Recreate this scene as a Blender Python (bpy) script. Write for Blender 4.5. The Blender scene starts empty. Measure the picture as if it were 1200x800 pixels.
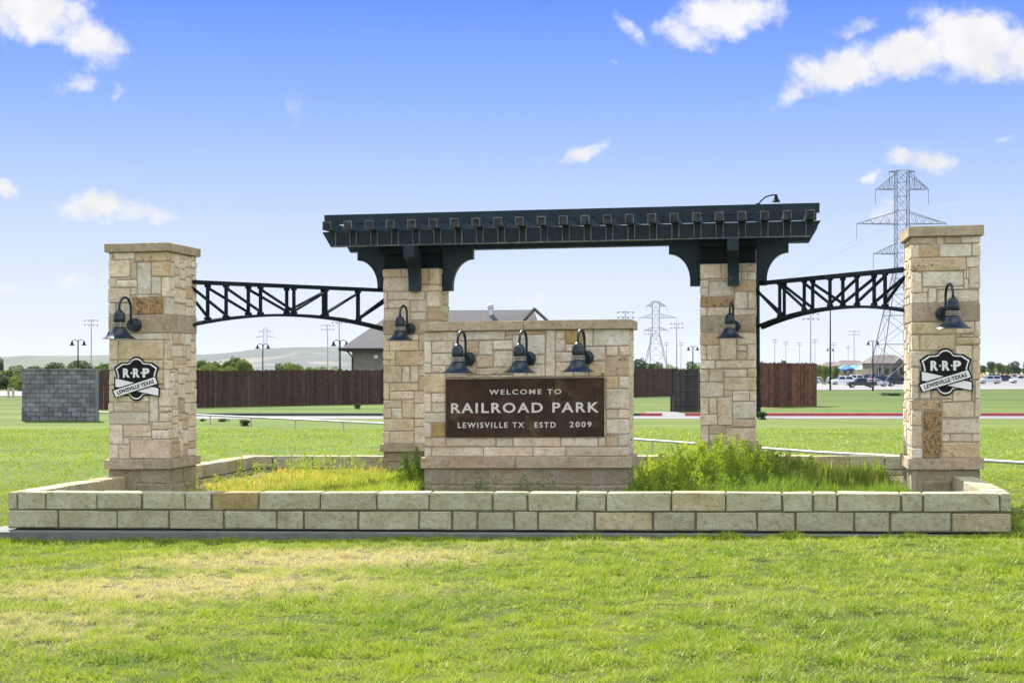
import bpy, math, random
import numpy as np
from mathutils import Vector, Matrix
R = math.radians
S = bpy.context.scene
COL = S.collection

# ------------------------------------------------------------------ camera
CAMH = 2.3
FPX = 1900.0            # focal length in pixels of a 1200 pixel wide picture
cam_d = bpy.data.cameras.new('camera'); cam = bpy.data.objects.new('camera', cam_d); COL.objects.link(cam)
cam.location = (0, 0, CAMH); cam.rotation_euler = (R(90), 0, 0)
cam_d.sensor_width = 36; cam_d.lens = 36*FPX/1200; cam_d.shift_y = 30/1200
cam_d.clip_start = .1; cam_d.clip_end = 9000
S.camera = cam

# ------------------------------------------------------------------ light
SUN_EL = R(43); SUN_DIR = Vector((-.36, .933, 0)).normalized()*math.cos(SUN_EL) + Vector((0, 0, math.sin(SUN_EL)))
SUN_AZ = math.atan2(SUN_DIR.x, SUN_DIR.y)
EXPOSURE = 1.3
sd = bpy.data.lights.new('sun', 'SUN'); sun = bpy.data.objects.new('sun', sd); COL.objects.link(sun)
sd.energy = 5.0; sd.angle = R(.53); sd.color = (1, .94, .84)
sun.rotation_euler = SUN_DIR.to_track_quat('Z', 'Y').to_euler()
S.view_settings.view_transform = 'Standard'; S.view_settings.look = 'None'
S.view_settings.exposure = EXPOSURE; S.view_settings.gamma = 1
S.view_settings.use_curve_mapping = False

def nn(nt, typ, **kw):
    n = nt.nodes.new(typ)
    for k, v in kw.items():
        if k == 'loc': continue
        if hasattr(n, k): setattr(n, k, v)
    return n
def con(nt, a, b): nt.links.new(a, b)
def val(nt, sock, v):
    if hasattr(v, 'links') or isinstance(v, bpy.types.NodeSocket): nt.links.new(v, sock)
    else: sock.default_value = v
def math_(nt, op, a, b=0.0, c=None, clamp=False):
    n = nt.nodes.new('ShaderNodeMath'); n.operation = op; n.use_clamp = clamp
    val(nt, n.inputs[0], a); val(nt, n.inputs[1], b)
    if c is not None: val(nt, n.inputs[2], c)
    return n.outputs[0]
def mixc(nt, f, a, b, mode='MIX'):
    n = nt.nodes.new('ShaderNodeMix'); n.data_type = 'RGBA'; n.blend_type = mode
    val(nt, n.inputs[0], f); val(nt, n.inputs[6], a if not isinstance(a, tuple) else (*a, 1)[:4]); val(nt, n.inputs[7], b if not isinstance(b, tuple) else (*b, 1)[:4])
    return n.outputs[2]
def mrange(nt, v, a, b, c=0., d=1., smooth=True):
    n = nt.nodes.new('ShaderNodeMapRange'); n.interpolation_type = 'SMOOTHSTEP' if smooth else 'LINEAR'
    val(nt, n.inputs[0], v)
    for i, x in enumerate((a, b, c, d)): n.inputs[1+i].default_value = x
    return n.outputs[0]
def noise(nt, vec, scale, detail=4., rough=.55, dist=0., out=0):
    n = nt.nodes.new('ShaderNodeTexNoise'); n.inputs['Scale'].default_value = scale
    n.inputs['Detail'].default_value = detail; n.inputs['Roughness'].default_value = rough
    n.inputs['Distortion'].default_value = dist
    if vec is not None: con(nt, vec, n.inputs['Vector'])
    return n.outputs[out]
def vmath(nt, op, a, b=None):
    n = nt.nodes.new('ShaderNodeVectorMath'); n.operation = op
    val(nt, n.inputs[0], a)
    if b is not None: val(nt, n.inputs[3 if op == 'SCALE' else 1], b)
    return n

# ------------------------------------------------------------------ sky
W = bpy.data.worlds.new('World'); S.world = W; W.use_nodes = True
nt = W.node_tree; nt.nodes.clear()
wo = nn(nt, 'ShaderNodeOutputWorld'); bg = nn(nt, 'ShaderNodeBackground')
SKY_STRENGTH = .12
bg.inputs['Strength'].default_value = SKY_STRENGTH
con(nt, bg.outputs[0], wo.inputs[0])
sky = nn(nt, 'ShaderNodeTexSky'); sky.sky_type = 'NISHITA'; sky.sun_disc = False
sky.sun_elevation = SUN_EL; sky.sun_rotation = SUN_AZ
sky.air_density = 1.0; sky.dust_density = .3; sky.ozone_density = 2.5; sky.altitude = 150
tc = nn(nt, 'ShaderNodeTexCoord')
sep = nn(nt, 'ShaderNodeSeparateXYZ'); con(nt, tc.outputs['Generated'], sep.inputs[0])
X_, Y_, Z_ = sep.outputs
elev = math_(nt, 'MAXIMUM', Z_, 0.0)
# clear air paling to the horizon, as in the photograph: the Nishita sky mixed with a measured gradient by height
ramp = nn(nt, 'ShaderNodeValToRGB'); con(nt, elev, ramp.inputs[0])
def lin(c): return tuple(((x/255)/12.92 if x/255 <= .04045 else ((x/255+.055)/1.055)**2.4) for x in c)
def stop(pos, rgb, first=None):
    e = ramp.color_ramp.elements.new(pos) if first is None else ramp.color_ramp.elements[first]
    e.position = pos; e.color = (*lin(rgb), 1)
    return e
stop(0.0, (232, 239, 253), 0)
stop(1.0, (84, 132, 238), 1)
stop(.05, (220, 230, 252)); stop(.10, (190, 211, 252)); stop(.16, (144, 181, 252)); stop(.225, (97, 145, 252)); stop(.45, (98, 146, 246))
k = 1/(SKY_STRENGTH*2**EXPOSURE)
grad = vmath(nt, 'SCALE', ramp.outputs[0], k).outputs[0]
base = mixc(nt, .975, sky.outputs[0], grad)
# clouds: (px, py, rx, ry, tilt, density) measured in the photograph, placed by direction on the sky
CL = [(40, 12, 80, 42, 14, 1.25), (100, 50, 55, 30, 24, 1.15), (85, 96, 36, 15, 4, .72), (138, 112, 12, 12, 40, .6),
      (110, 243, 52, 20, 2, 1.15), (160, 248, 52, 15, 10, 1.0), (4, 220, 18, 11, 0, 1.0), (85, 334, 32, 12, 0, .8), (12, 343, 24, 10, 0, .7),
      (850, 20, 78, 30, -4, 1.25), (800, 38, 45, 22, 20, .95), (735, 30, 34, 12, 30, .62), (722, 70, 10, 6, 0, .5),
      (985, 82, 82, 30, -14, 1.2), (1060, 62, 70, 30, -8, 1.3), (1140, 48, 80, 42, 4, 1.4), (1195, 62, 60, 34, 0, 1.2), (925, 110, 28, 14, -30, .8), (1006, 33, 30, 14, -8, .75),
      (684, 177, 40, 12, -22, .95), (1090, 190, 36, 18, 8, 1.05), (1055, 187, 26, 14, 0, .95), (1022, 209, 19, 10, 0, .9), (1030, 248, 40, 18, -20, .75),
      (1180, 170, 16, 7, -10, .5), (340, 130, 18, 24, 0, .42), (620, 355, 30, 14, 0, .6), (960, 258, 30, 12, 0, .4)]
yy = math_(nt, 'MAXIMUM', Y_, .15)
gx = math_(nt, 'DIVIDE', X_, yy); gz = math_(nt, 'DIVIDE', Z_, yy)
pc = nn(nt, 'ShaderNodeCombineXYZ'); con(nt, gx, pc.inputs[0]); con(nt, gz, pc.inputs[1])
nz1 = noise(nt, pc.outputs[0], 28, 6, .62, 0, 1)
nz1c = vmath(nt, 'SUBTRACT', nz1, (.5, .5, .5)).outputs[0]
warp = vmath(nt, 'SCALE', nz1c, .030).outputs[0]
pw = vmath(nt, 'ADD', pc.outputs[0], warp).outputs[0]
acc = None
for (px, py, rx, ry, tilt, den) in CL:
    m = nn(nt, 'ShaderNodeMapping'); m.vector_type = 'TEXTURE'
    con(nt, pw, m.inputs['Vector'])
    m.inputs['Location'].default_value = ((px-600)/FPX, (430-py)/FPX, 0)
    m.inputs['Rotation'].default_value = (0, 0, R(-tilt))
    m.inputs['Scale'].default_value = (rx/FPX, ry/FPX, 1)
    l = vmath(nt, 'LENGTH', m.outputs[0]).outputs['Value']
    d = math_(nt, 'MULTIPLY', mrange(nt, l, 1.50, .10), den)
    acc = d if acc is None else math_(nt, 'MAXIMUM', acc, d)
front = mrange(nt, Y_, .3, .6)
acc = math_(nt, 'MULTIPLY', acc, front)
# rest of the sky: unseen clouds added to brighten the shaded fronts
zz = math_(nt, 'ADD', elev, .12)
qx = math_(nt, 'DIVIDE', X_, zz); qy = math_(nt, 'DIVIDE', Y_, zz)
qc = nn(nt, 'ShaderNodeCombineXYZ'); con(nt, qx, qc.inputs[0]); con(nt, qy, qc.inputs[1])
oth = mrange(nt, noise(nt, qc.outputs[0], 1.1, 7, .55), .44, .56)
oth = math_(nt, 'MULTIPLY', oth, mrange(nt, Z_, .02, .12))
outside = math_(nt, 'MAXIMUM', mrange(nt, Y_, .9, .72), mrange(nt, Z_, .26, .36))
oth = math_(nt, 'MULTIPLY', oth, outside)
fine = noise(nt, pc.outputs[0], 70, 7, .6)
dens = math_(nt, 'ADD', acc, math_(nt, 'MULTIPLY', math_(nt, 'SUBTRACT', fine, .5), 1.7))
dens = math_(nt, 'MULTIPLY', mrange(nt, dens, .22, 1.20), mrange(nt, acc, .02, .45))
cshade = mrange(nt, noise(nt, pc.outputs[0], 22, 4, .5), .3, .7, .86, 1.02)
ccol = vmath(nt, 'SCALE', (1.0*k, .985*k, .99*k), cshade).outputs[0]
c1_ = mixc(nt, math_(nt, 'MULTIPLY', dens, .96), base, ccol)
# the added clouds face the sun; set brighter than those in view to lift shade
lit = vmath(nt, 'SCALE', (1.0*k, .965*k, .91*k), mrange(nt, Y_, .5, -.6, 1.7, 3.0)).outputs[0]
con(nt, mixc(nt, math_(nt, 'MULTIPLY', oth, .95), c1_, lit), bg.inputs['Color'])

# ------------------------------------------------------------------ helpers: materials
def mat(name, col, rough=.8, metal=0., spec=.5, var=.0, vscale=3., bump=0., bscale=30., emit=None, stains=None):
    m = bpy.data.materials.new(name); m.use_nodes = True; t = m.node_tree
    b = t.nodes['Principled BSDF']; b.inputs['Roughness'].default_value = rough; b.inputs['Metallic'].default_value = metal
    b.inputs['Specular IOR Level'].default_value = spec
    g = nn(t, 'ShaderNodeNewGeometry')
    c = (*col, 1)
    if var:
        f = noise(t, g.outputs['Position'], vscale, 5, .6)
        lo = tuple(x*(1-var) for x in col); hi = tuple(min(1, x*(1+var)) for x in col)
        c = mixc(t, mrange(t, f, .3, .7), lo, hi)
    if stains:
        scol, ssc, a, bb = stains
        f2 = noise(t, g.outputs['Position'], ssc, 6, .65)
        c = mixc(t, mrange(t, f2, a, bb), c, scol)
    val(t, b.inputs['Base Color'], c)
    if bump:
        bn = nn(t, 'ShaderNodeBump'); bn.inputs['Strength'].default_value = bump; bn.inputs['Distance'].default_value = .02
        con(t, noise(t, g.outputs['Position'], bscale, 6, .65), bn.inputs['Height']); con(t, bn.outputs[0], b.inputs['Normal'])
    return m

def stone_mat():
    m = bpy.data.materials.new('limestone'); m.use_nodes = True; t = m.node_tree
    b = t.nodes['Principled BSDF']; b.inputs['Roughness'].default_value = .9; b.inputs['Specular IOR Level'].default_value = .25
    oi = nn(t, 'ShaderNodeObjectInfo'); tcn = nn(t, 'ShaderNodeTexCoord')
    off = vmath(t, 'SCALE', (1., 2.3, 3.7), math_(t, 'MULTIPLY', oi.outputs['Random'], 40.)).outputs[0]
    p = vmath(t, 'ADD', tcn.outputs['Object'], off).outputs[0]
    n1 = noise(t, p, 3.2, 5, .6); n2 = noise(t, p, 14, 6, .7); n3 = noise(t, p, 60, 4, .7)
    c = mixc(t, mrange(t, n1, .28, .72), vmath(t, 'MULTIPLY', oi.outputs['Color'], (.86, .81, .72)).outputs[0], vmath(t, 'MULTIPLY', oi.outputs['Color'], (1.10, 1.10, 1.10)).outputs[0])
    c = mixc(t, mrange(t, n2, .30, .56, .62, 0.), c, vmath(t, 'MULTIPLY', oi.outputs['Color'], (.62, .52, .38)).outputs[0])
    # rusty pitted stones: amount is the alpha of the object colour (1 = none)
    amt = math_(t, 'SUBTRACT', 1.0, oi.outputs['Alpha'])
    thr = math_(t, 'SUBTRACT', math_(t, 'ADD', math_(t, 'MULTIPLY', n1, .5), math_(t, 'MULTIPLY', n2, .5)), math_(t, 'SUBTRACT', .76, math_(t, 'MULTIPLY', amt, .31)))
    rf = math_(t, 'MULTIPLY', mrange(t, thr, -.035, .035), mrange(t, amt, 0, .12))
    nr = noise(t, p, 24, 5, .7)
    rust = mixc(t, mrange(t, nr, .40, .58), (.050, .038, .022), (.40, .245, .10))
    c = mixc(t, math_(t, 'MULTIPLY', rf, .88), c, rust)
    pit_shade = mrange(t, math_(t, 'ADD', math_(t, 'MULTIPLY', n2, .55), math_(t, 'MULTIPLY', n3, .45)), .44, .37)  # low spots darkened: relief shade put into the colour
    c = mixc(t, mrange(t, noise(t, p, 1.7, 6, .7), .50, .66, 0, .45), c, vmath(t, 'MULTIPLY', oi.outputs['Color'], (.72, .66, .50)).outputs[0])
    c = mixc(t, math_(t, 'MULTIPLY', pit_shade, .6), c, vmath(t, 'MULTIPLY', oi.outputs['Color'], (.42, .36, .26)).outputs[0])
    con(t, c, b.inputs['Base Color'])
    h = math_(t, 'ADD', math_(t, 'MULTIPLY', n2, 1.0), math_(t, 'MULTIPLY', n3, .45))
    h = math_(t, 'ADD', h, math_(t, 'MULTIPLY', n1, 1.6))
    bn = nn(t, 'ShaderNodeBump'); bn.inputs['Strength'].default_value = 1.0; bn.inputs['Distance'].default_value = .035
    con(t, h, bn.inputs['Height']); con(t, bn.outputs[0], b.inputs['Normal'])
    return m

M = {}
M['stone'] = stone_mat()
M['mortar'] = mat('mortar', (.34, .29, .21), .95, var=.2, vscale=9, bump=.4, bscale=60)
M['mortar_grey'] = mat('mortar_grey', (.12, .115, .075), .95, var=.2, vscale=9, bump=.4, bscale=60)
M['steel'] = mat('painted_steel', (.010, .023, .033), .5, 0, .25, var=.25, vscale=4, bump=.12, bscale=18, stains=((.20, .055, .025), 3.1, .70, .74))
M['truss'] = mat('truss_paint', (.012, .020, .026), .85, 0, .04, var=.3, vscale=4, stains=((.20, .055, .025), 2.3, .66, .71))
M['end_dark'] = mat('end_cap_paint', (.032, .036, .040), .7, 0, .2, var=.6, vscale=7, stains=((.16, .06, .03), 5., .62, .7))
M['rafter'] = mat('rafter_skylit', (.020, .045, .062), .4, 0, .35, var=.3, vscale=5)  # lighter and bluer than the beams: sky light on the sides, in the colour
M['steel_clean'] = mat('painted_steel_clean', (.003, .007, .009), .6, 0, .15, var=.2, vscale=4)
M['lamp'] = mat('lamp_enamel', (.005, .017, .028), .28, .0, .4, var=.15, vscale=12)
M['lamp_ring'] = mat('lamp_ring', (.35, .33, .28), .4, .3, .5)
M['lamp_inside'] = mat('lamp_inside', (.75, .74, .70), .5)
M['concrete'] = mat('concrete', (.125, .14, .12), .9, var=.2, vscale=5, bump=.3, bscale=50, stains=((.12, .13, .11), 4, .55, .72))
M['soil'] = mat('soil', (.11, .08, .045), .95, var=.4, vscale=6, bump=.8, bscale=20)
M['galv'] = mat('galvanised_pipe', (.36, .37, .38), .45, .0, .5, var=.1)
M['asphalt'] = mat('pale_paving', (.135, .135, .14), .9, var=.12, vscale=.6)
M['lot'] = mat('parking_paving', (.16, .16, .165), .9, var=.12, vscale=.3)
M['redkerb'] = mat('red_kerb_paint', (.42, .07, .08), .7, var=.2, vscale=4)
M['darkkerb'] = mat('kerb_concrete_dark', (.07, .07, .065), .9, var=.2, vscale=4)
M['wood'] = mat('stained_wood', (.085, .032, .018), .8, var=.45, vscale=3.0)
M['wood_dark'] = mat('stained_wood_dark', (.040, .017, .012), .8, var=.4, vscale=3.5)
M['wood_grey'] = mat('weathered_wood', (.030, .027, .028), .85, var=.3, vscale=3.5)
M['cmu'] = mat('grey_block', (.155, .165, .175), .92, var=.22, vscale=2.5, bump=.3, bscale=30, stains=((.075, .08, .085), 1.2, .5, .72))
def vary(m, amount, island=False):
    t = m.node_tree; b = t.nodes['Principled BSDF']; l = b.inputs['Base Color'].links
    src = l[0].from_socket if l else tuple(b.inputs['Base Color'].default_value)[:3]
    if island: r_ = nn(t, 'ShaderNodeNewGeometry').outputs['Random Per Island']
    else: r_ = nn(t, 'ShaderNodeObjectInfo').outputs['Random']
    con(t, vmath(t, 'SCALE', src, mrange(t, r_, 0, 1, 1-amount, 1+amount, False)).outputs[0], b.inputs['Base Color'])
vary(M['cmu'], .28)
for w_ in ('wood', 'wood_dark', 'wood_grey'): vary(M[w_], .55, True)
M['cmu_joint'] = mat('grey_block_joint', (.07, .075, .08), .95)
M['roof'] = mat('roof_shingle', (.062, .063, .072), .85, var=.12, vscale=1.2, bump=.3, bscale=8)
M['brickwall'] = mat('pale_brick', (.20, .175, .16), .9, var=.15, vscale=2)
M['trim'] = mat('dark_trim', (.035, .030, .028), .95, spec=.05)
M['ventmetal'] = mat('vent_metal', (.45, .5, .56), .35, .6)
M['whitepaint'] = mat('white_paint', (.8, .8, .78), .5)
M['plate'] = mat('bronze_plate', (.042, .023, .013), .5, .0, .22, var=.45, vscale=2.4, bump=.12, bscale=14, stains=((.115, .085, .036), 2.1, .50, .68))
M['letter'] = mat('cast_letter', (.66, .62, .55), .5)
M['black'] = mat('black_enamel', (.005, .006, .007), .5, spec=.2)
M['white'] = mat('white_enamel', (.78, .78, .77), .4)
M['bark'] = mat('bark', (.09, .07, .05), .9)
M['lattice'] = mat('lattice_steel', (.13, .155, .18), .6)
M['wire'] = mat('wire', (.10, .11, .12), .6)
M['pole_grey'] = mat('pole_grey', (.28, .31, .34), .6)
M['tyre'] = mat('tyre_rubber', (.015, .015, .015), .8)
M['rim'] = mat('rim_alloy', (.45, .45, .46), .35, .8)
M['glass'] = mat('car_glass', (.012, .02, .028), .08)

def leaf_mat(name, c1, c2, trans=.35, scale=1.2, attr=None, rough=.7):
    m = bpy.data.materials.new(name); m.use_nodes = True; t = m.node_tree
    b = t.nodes['Principled BSDF']; out = t.nodes['Material Output']
    g = nn(t, 'ShaderNodeNewGeometry')
    f = noise(t, g.outputs['Position'], scale, 4, .6)
    at = nn(t, 'ShaderNodeAttribute'); at.attribute_name = 'tone'
    f = math_(t, 'ADD', mrange(t, f, .3, .7, 0, .55), math_(t, 'MULTIPLY', at.outputs['Fac'], .5), clamp=True)
    c = mixc(t, f, c1, c2)
    con(t, c, b.inputs['Base Color']); b.inputs['Roughness'].default_value = rough; b.inputs['Specular IOR Level'].default_value = .25
    tr = nn(t, 'ShaderNodeBsdfTranslucent'); con(t, vmath(t, 'MULTIPLY', c, (1.25, 1.2, .6)).outputs[0], tr.inputs['Color'])
    mx = nn(t, 'ShaderNodeMixShader'); mx.inputs[0].default_value = trans
    con(t, b.outputs[0], mx.inputs[1]); con(t, tr.outputs[0], mx.inputs[2]); con(t, mx.outputs[0], out.inputs['Surface'])
    return m

def lawn_colour(t, pos, tone):
    """colour of the lawn by place: greener and yellower patches, and the dry mown straw of the photograph"""
    n1 = noise(t, pos, .55, 5, .6); n2 = noise(t, pos, 3.2, 5, .65)
    f = math_(t, 'ADD', mrange(t, n1, .32, .68, 0, .5), mrange(t, n2, .3, .7, 0, .5))
    c = mixc(t, f, (.095, .215, .008), (.32, .40, .028))
    c = mixc(t, math_(t, 'MULTIPLY', tone, .6), c, (.56, .52, .24))
    dry = None
    for (x, y, rx, ry, a) in ((-2.4, 19.7, 2.8, 1.3, 1.35), (-3.6, 17.4, 2.8, 1.5, 1.2), (-4.6, 14.8, 2.0, 1.6, .85), (-1.2, 16.6, 1.8, 1.2, .6), (2.6, 15.6, 2.2, 1.6, .36), (-.3, 20.6, 4.0, .7, .6), (-5.8, 18.8, 1.8, 1.3, .6), (4.2, 19.0, 3., 1.0, .3)):
        mp = nn(t, 'ShaderNodeMapping'); mp.vector_type = 'TEXTURE'; con(t, pos, mp.inputs[0])
        mp.inputs['Location'].default_value = (x, y, 0); mp.inputs['Scale'].default_value = (rx, ry, 1000)
        l = vmath(t, 'LENGTH', mp.outputs[0]).outputs['Value']
        d = math_(t, 'MULTIPLY', mrange(t, l, 1.6, .0), a)
        dry = d if dry is None else math_(t, 'MAXIMUM', dry, d)
    dn = noise(t, pos, 5.5, 5, .7)
    d2 = mrange(t, math_(t, 'ADD', dry, math_(t, 'MULTIPLY', math_(t, 'SUBTRACT', dn, .5), 2.6)), .25, 1.2)
    c = mixc(t, math_(t, 'MULTIPLY', d2, .8), c, (.60, .52, .34))
    return c

def ground_mat():
    m = bpy.data.materials.new('lawn_ground'); m.use_nodes = True; t = m.node_tree
    b = t.nodes['Principled BSDF']; b.inputs['Roughness'].default_value = .95; b.inputs['Specular IOR Level'].default_value = .1
    g = nn(t, 'ShaderNodeNewGeometry'); pos = g.outputs['Position']
    c = lawn_colour(t, pos, .25)
    sp = nn(t, 'ShaderNodeSeparateXYZ'); con(t, pos, sp.inputs[0])
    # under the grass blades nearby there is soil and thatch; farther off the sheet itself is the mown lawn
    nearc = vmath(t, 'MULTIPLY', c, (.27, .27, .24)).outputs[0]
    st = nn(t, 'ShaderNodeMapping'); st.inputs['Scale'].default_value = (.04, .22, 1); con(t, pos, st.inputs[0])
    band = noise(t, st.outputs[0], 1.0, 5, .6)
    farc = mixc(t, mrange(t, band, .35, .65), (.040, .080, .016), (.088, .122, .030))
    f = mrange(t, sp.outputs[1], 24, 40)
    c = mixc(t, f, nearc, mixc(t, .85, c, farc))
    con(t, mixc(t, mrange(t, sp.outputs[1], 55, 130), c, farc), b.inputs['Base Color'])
    bn = nn(t, 'ShaderNodeBump'); bn.inputs['Strength'].default_value = .6; bn.inputs['Distance'].default_value = .05
    con(t, noise(t, pos, 9, 6, .7), bn.inputs['Height']); con(t, bn.outputs[0], b.inputs['Normal'])
    return m
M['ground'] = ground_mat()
def grass_mat():
    m = bpy.data.materials.new('lawn_blades'); m.use_nodes = True; t = m.node_tree
    b = t.nodes['Principled BSDF']; out = t.nodes['Material Output']
    g = nn(t, 'ShaderNodeNewGeometry'); at = nn(t, 'ShaderNodeAttribute'); at.attribute_name = 'tone'
    c = lawn_colour(t, g.outputs['Position'], at.outputs['Fac'])
    con(t, c, b.inputs['Base Color']); b.inputs['Roughness'].default_value = .6; b.inputs['Specular IOR Level'].default_value = .3
    tr = nn(t, 'ShaderNodeBsdfTranslucent'); con(t, vmath(t, 'MULTIPLY', c, (1.2, 1.2, .55)).outputs[0], tr.inputs['Color'])
    mx = nn(t, 'ShaderNodeMixShader'); mx.inputs[0].default_value = .29
    con(t, b.outputs[0], mx.inputs[1]); con(t, tr.outputs[0], mx.inputs[2]); con(t, mx.outputs[0], out.inputs['Surface'])
    return m
M['grass'] = grass_mat()
M['weed_green'] = leaf_mat('weed_green', (.055, .13, .014), (.20, .30, .036), .42, 2.5)
M['weed_lime'] = leaf_mat('weed_lime', (.15, .25, .022), (.34, .42, .055), .45, 2.0)
M['weed_gold'] = leaf_mat('weed_gold', (.20, .28, .045), (.52, .44, .14), .42, 1.6)
M['leaf_dark'] = leaf_mat('leaf_dark', (.022, .048, .014), (.055, .095, .024), .3, .25)
M['leaf_mid'] = leaf_mat('leaf_mid', (.040, .080, .018), (.10, .15, .032), .3, .25)
M['leaf_light'] = leaf_mat('leaf_light', (.085, .135, .024), (.17, .22, .042), .3, .25)

# ------------------------------------------------------------------ helpers: objects and meshes
def tag(o, label=None, cat=None, group=None, kind=None):
    if label: o['label'] = label
    if cat: o['category'] = cat
    if group: o['group'] = group
    if kind: o['kind'] = kind
    return o
def empty(name, loc=(0, 0, 0), rz=0., label=None, cat=None, group=None, parent=None):
    o = bpy.data.objects.new(name, None); COL.objects.link(o); o.location = loc; o.rotation_euler = (0, 0, rz)
    o.empty_display_size = .1
    if parent: o.parent = parent
    return tag(o, label, cat, group)
class MB:
    def __init__(s): s.v = []; s.f = []
    def add(s, vs, fs):
        n = len(s.v); s.v += [tuple(map(float, p)) for p in vs]; s.f += [tuple(i+n for i in f) for f in fs]
    def box(s, x0, x1, y0, y1, z0, z1):
        s.add([(x0, y0, z0), (x1, y0, z0), (x1, y1, z0), (x0, y1, z0), (x0, y0, z1), (x1, y0, z1), (x1, y1, z1), (x0, y1, z1)],
              [(0, 3, 2, 1), (4, 5, 6, 7), (0, 1, 5, 4), (1, 2, 6, 5), (2, 3, 7, 6), (3, 0, 4, 7)])
    def bar(s, a, b, w, h=None, up=(0, 0, 1)):
        h = h or w; a = Vector(a); b = Vector(b); d = (b-a).normalized(); up = Vector(up)
        if abs(d.dot(up)) > .98: up = Vector((0, 1, 0))
        sx = d.cross(up).normalized(); sz = sx.cross(d).normalized()
        vs = []
        for p in (a, b):
            for (i, j) in ((-1, -1), (1, -1), (1, 1), (-1, 1)): vs.append(p + sx*i*w/2 + sz*j*h/2)
        s.add(vs, [(0, 3, 2, 1), (4, 5, 6, 7), (0, 1, 5, 4), (1, 2, 6, 5), (2, 3, 7, 6), (3, 0, 4, 7)])
    def tube(s, path, r, n=8, caps=True):
        P = [Vector(p) for p in path]; rs = r if isinstance(r, (list, tuple)) else [r]*len(P)
        base = len(s.v); prev = None
        for i, p in enumerate(P):
            d = (P[min(i+1, len(P)-1)] - P[max(i-1, 0)]).normalized()
            if prev is None:
                u = d.cross(Vector((0, 0, 1)));
                if u.length < .05: u = d.cross(Vector((1, 0, 0)))
                u.normalize()
            else:
                u = (prev - d*prev.dot(d)).normalized()
            prev = u; w = d.cross(u)
            for k in range(n):
                a = 2*math.pi*k/n; q = p + (u*math.cos(a) + w*math.sin(a))*rs[i]; s.v.append(tuple(q))
        for i in range(len(P)-1):
            for k in range(n):
                a = base+i*n+k; b2 = base+i*n+(k+1) % n; s.f.append((a, b2, b2+n, a+n))
        if caps:
            s.f.append(tuple(base+k for k in reversed(range(n)))); s.f.append(tuple(base+(len(P)-1)*n+k for k in range(n)))
    def lathe(s, prof, c=(0, 0, 0), n=20, axis='z'):
        base = len(s.v)
        for (r, h) in prof:
            for k in range(n):
                a = 2*math.pi*k/n; x, y = r*math.cos(a), r*math.sin(a)
                p = (x, y, h) if axis == 'z' else (x, h, y)
                s.v.append((p[0]+c[0], p[1]+c[1], p[2]+c[2]))
        for i in range(len(prof)-1):
            for k in range(n):
                a = base+i*n+k; b2 = base+i*n+(k+1) % n
                s.f.append((a, b2, b2+n, a+n))
    def prism(s, poly, y0, y1):           # polygon in x,z pushed along y
        n = len(poly); base = len(s.v)
        for y in (y0, y1):
            for (x, z) in poly: s.v.append((x, y, z))
        s.f.append(tuple(base+i for i in range(n))); s.f.append(tuple(base+n+i for i in reversed(range(n))))
        for i in range(n):
            j = (i+1) % n; s.f.append((base+i, base+i+n, base+j+n, base+j))
    def build(s, name, m, parent=None, shear=0., smooth=False, loc=None):
        me = bpy.data.meshes.new(name)
        vs = [(x, y, z+shear*x) for (x, y, z) in s.v] if shear else s.v
        me.from_pydata(vs, [], s.f); me.validate(); me.update()
        me.materials.append(m)
        if smooth: me.shade_smooth() if hasattr(me, 'shade_smooth') else None
        o = bpy.data.objects.new(name, me); COL.objects.link(o)
        if parent: o.parent = parent
        if loc: o.location = loc
        return o
def copy_tree(o, parent=None, **kw):
    c = o.copy(); COL.objects.link(c); c.parent = parent
    for ch in list(o.children): copy_tree(ch, c)
    return c

# ------------------------------------------------------------------ the lie of the land
def gz_(x, y):
    x = np.asarray(x, float); y = np.asarray(y, float)
    f1 = np.clip((48-y)/26, 0, 1); f1 = f1*f1*(3-2*f1)
    f2 = np.clip((y-110)/190, 0, 1); f2 = f2*f2*(3-2*f2)
    return .0221*np.clip(x, -25, 25)*f1 - 1.3*f2
def on_ground(px, py):
    u = (px-600)/FPX; lo, hi = 5., 4000.
    def e(Y): return CAMH-(py-430)/FPX*Y - float(gz_(u*Y, Y))
    for _ in range(60):
        mid = (lo+hi)/2
        if e(mid) > 0: lo = mid
        else: hi = mid
    return (u*lo, lo, float(gz_(u*lo, lo)))
def at(px, py, Y): return ((px-600)/FPX*Y, Y, CAMH-(py-430)/FPX*Y)

xs = np.unique(np.concatenate([np.linspace(-20, 20, 81), np.linspace(-160, 160, 65), np.linspace(-3500, 3500, 41)]))
ys = np.unique(np.concatenate([np.linspace(-60, 8, 12), np.linspace(8, 60, 79), np.linspace(60, 340, 71), np.linspace(340, 5200, 40)]))
GX, GY = np.meshgrid(xs, ys); GZ = gz_(GX, GY)
rng0 = np.random.default_rng(3)
GZ = GZ + np.where((GY < 60) & (np.abs(GX) < 30), .012*np.sin(GX*2.1+GY*.7)*np.sin(GY*1.7-GX*.6), 0)
g = MB(); nx_, ny_ = len(xs), len(ys)
g.v = list(zip(GX.ravel(), GY.ravel(), GZ.ravel()))
g.f = [(j*nx_+i, j*nx_+i+1, (j+1)*nx_+i+1, (j+1)*nx_+i) for j in range(ny_-1) for i in range(nx_-1)]
tag(g.build('ground', M['ground'], smooth=True), kind='structure')

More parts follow.
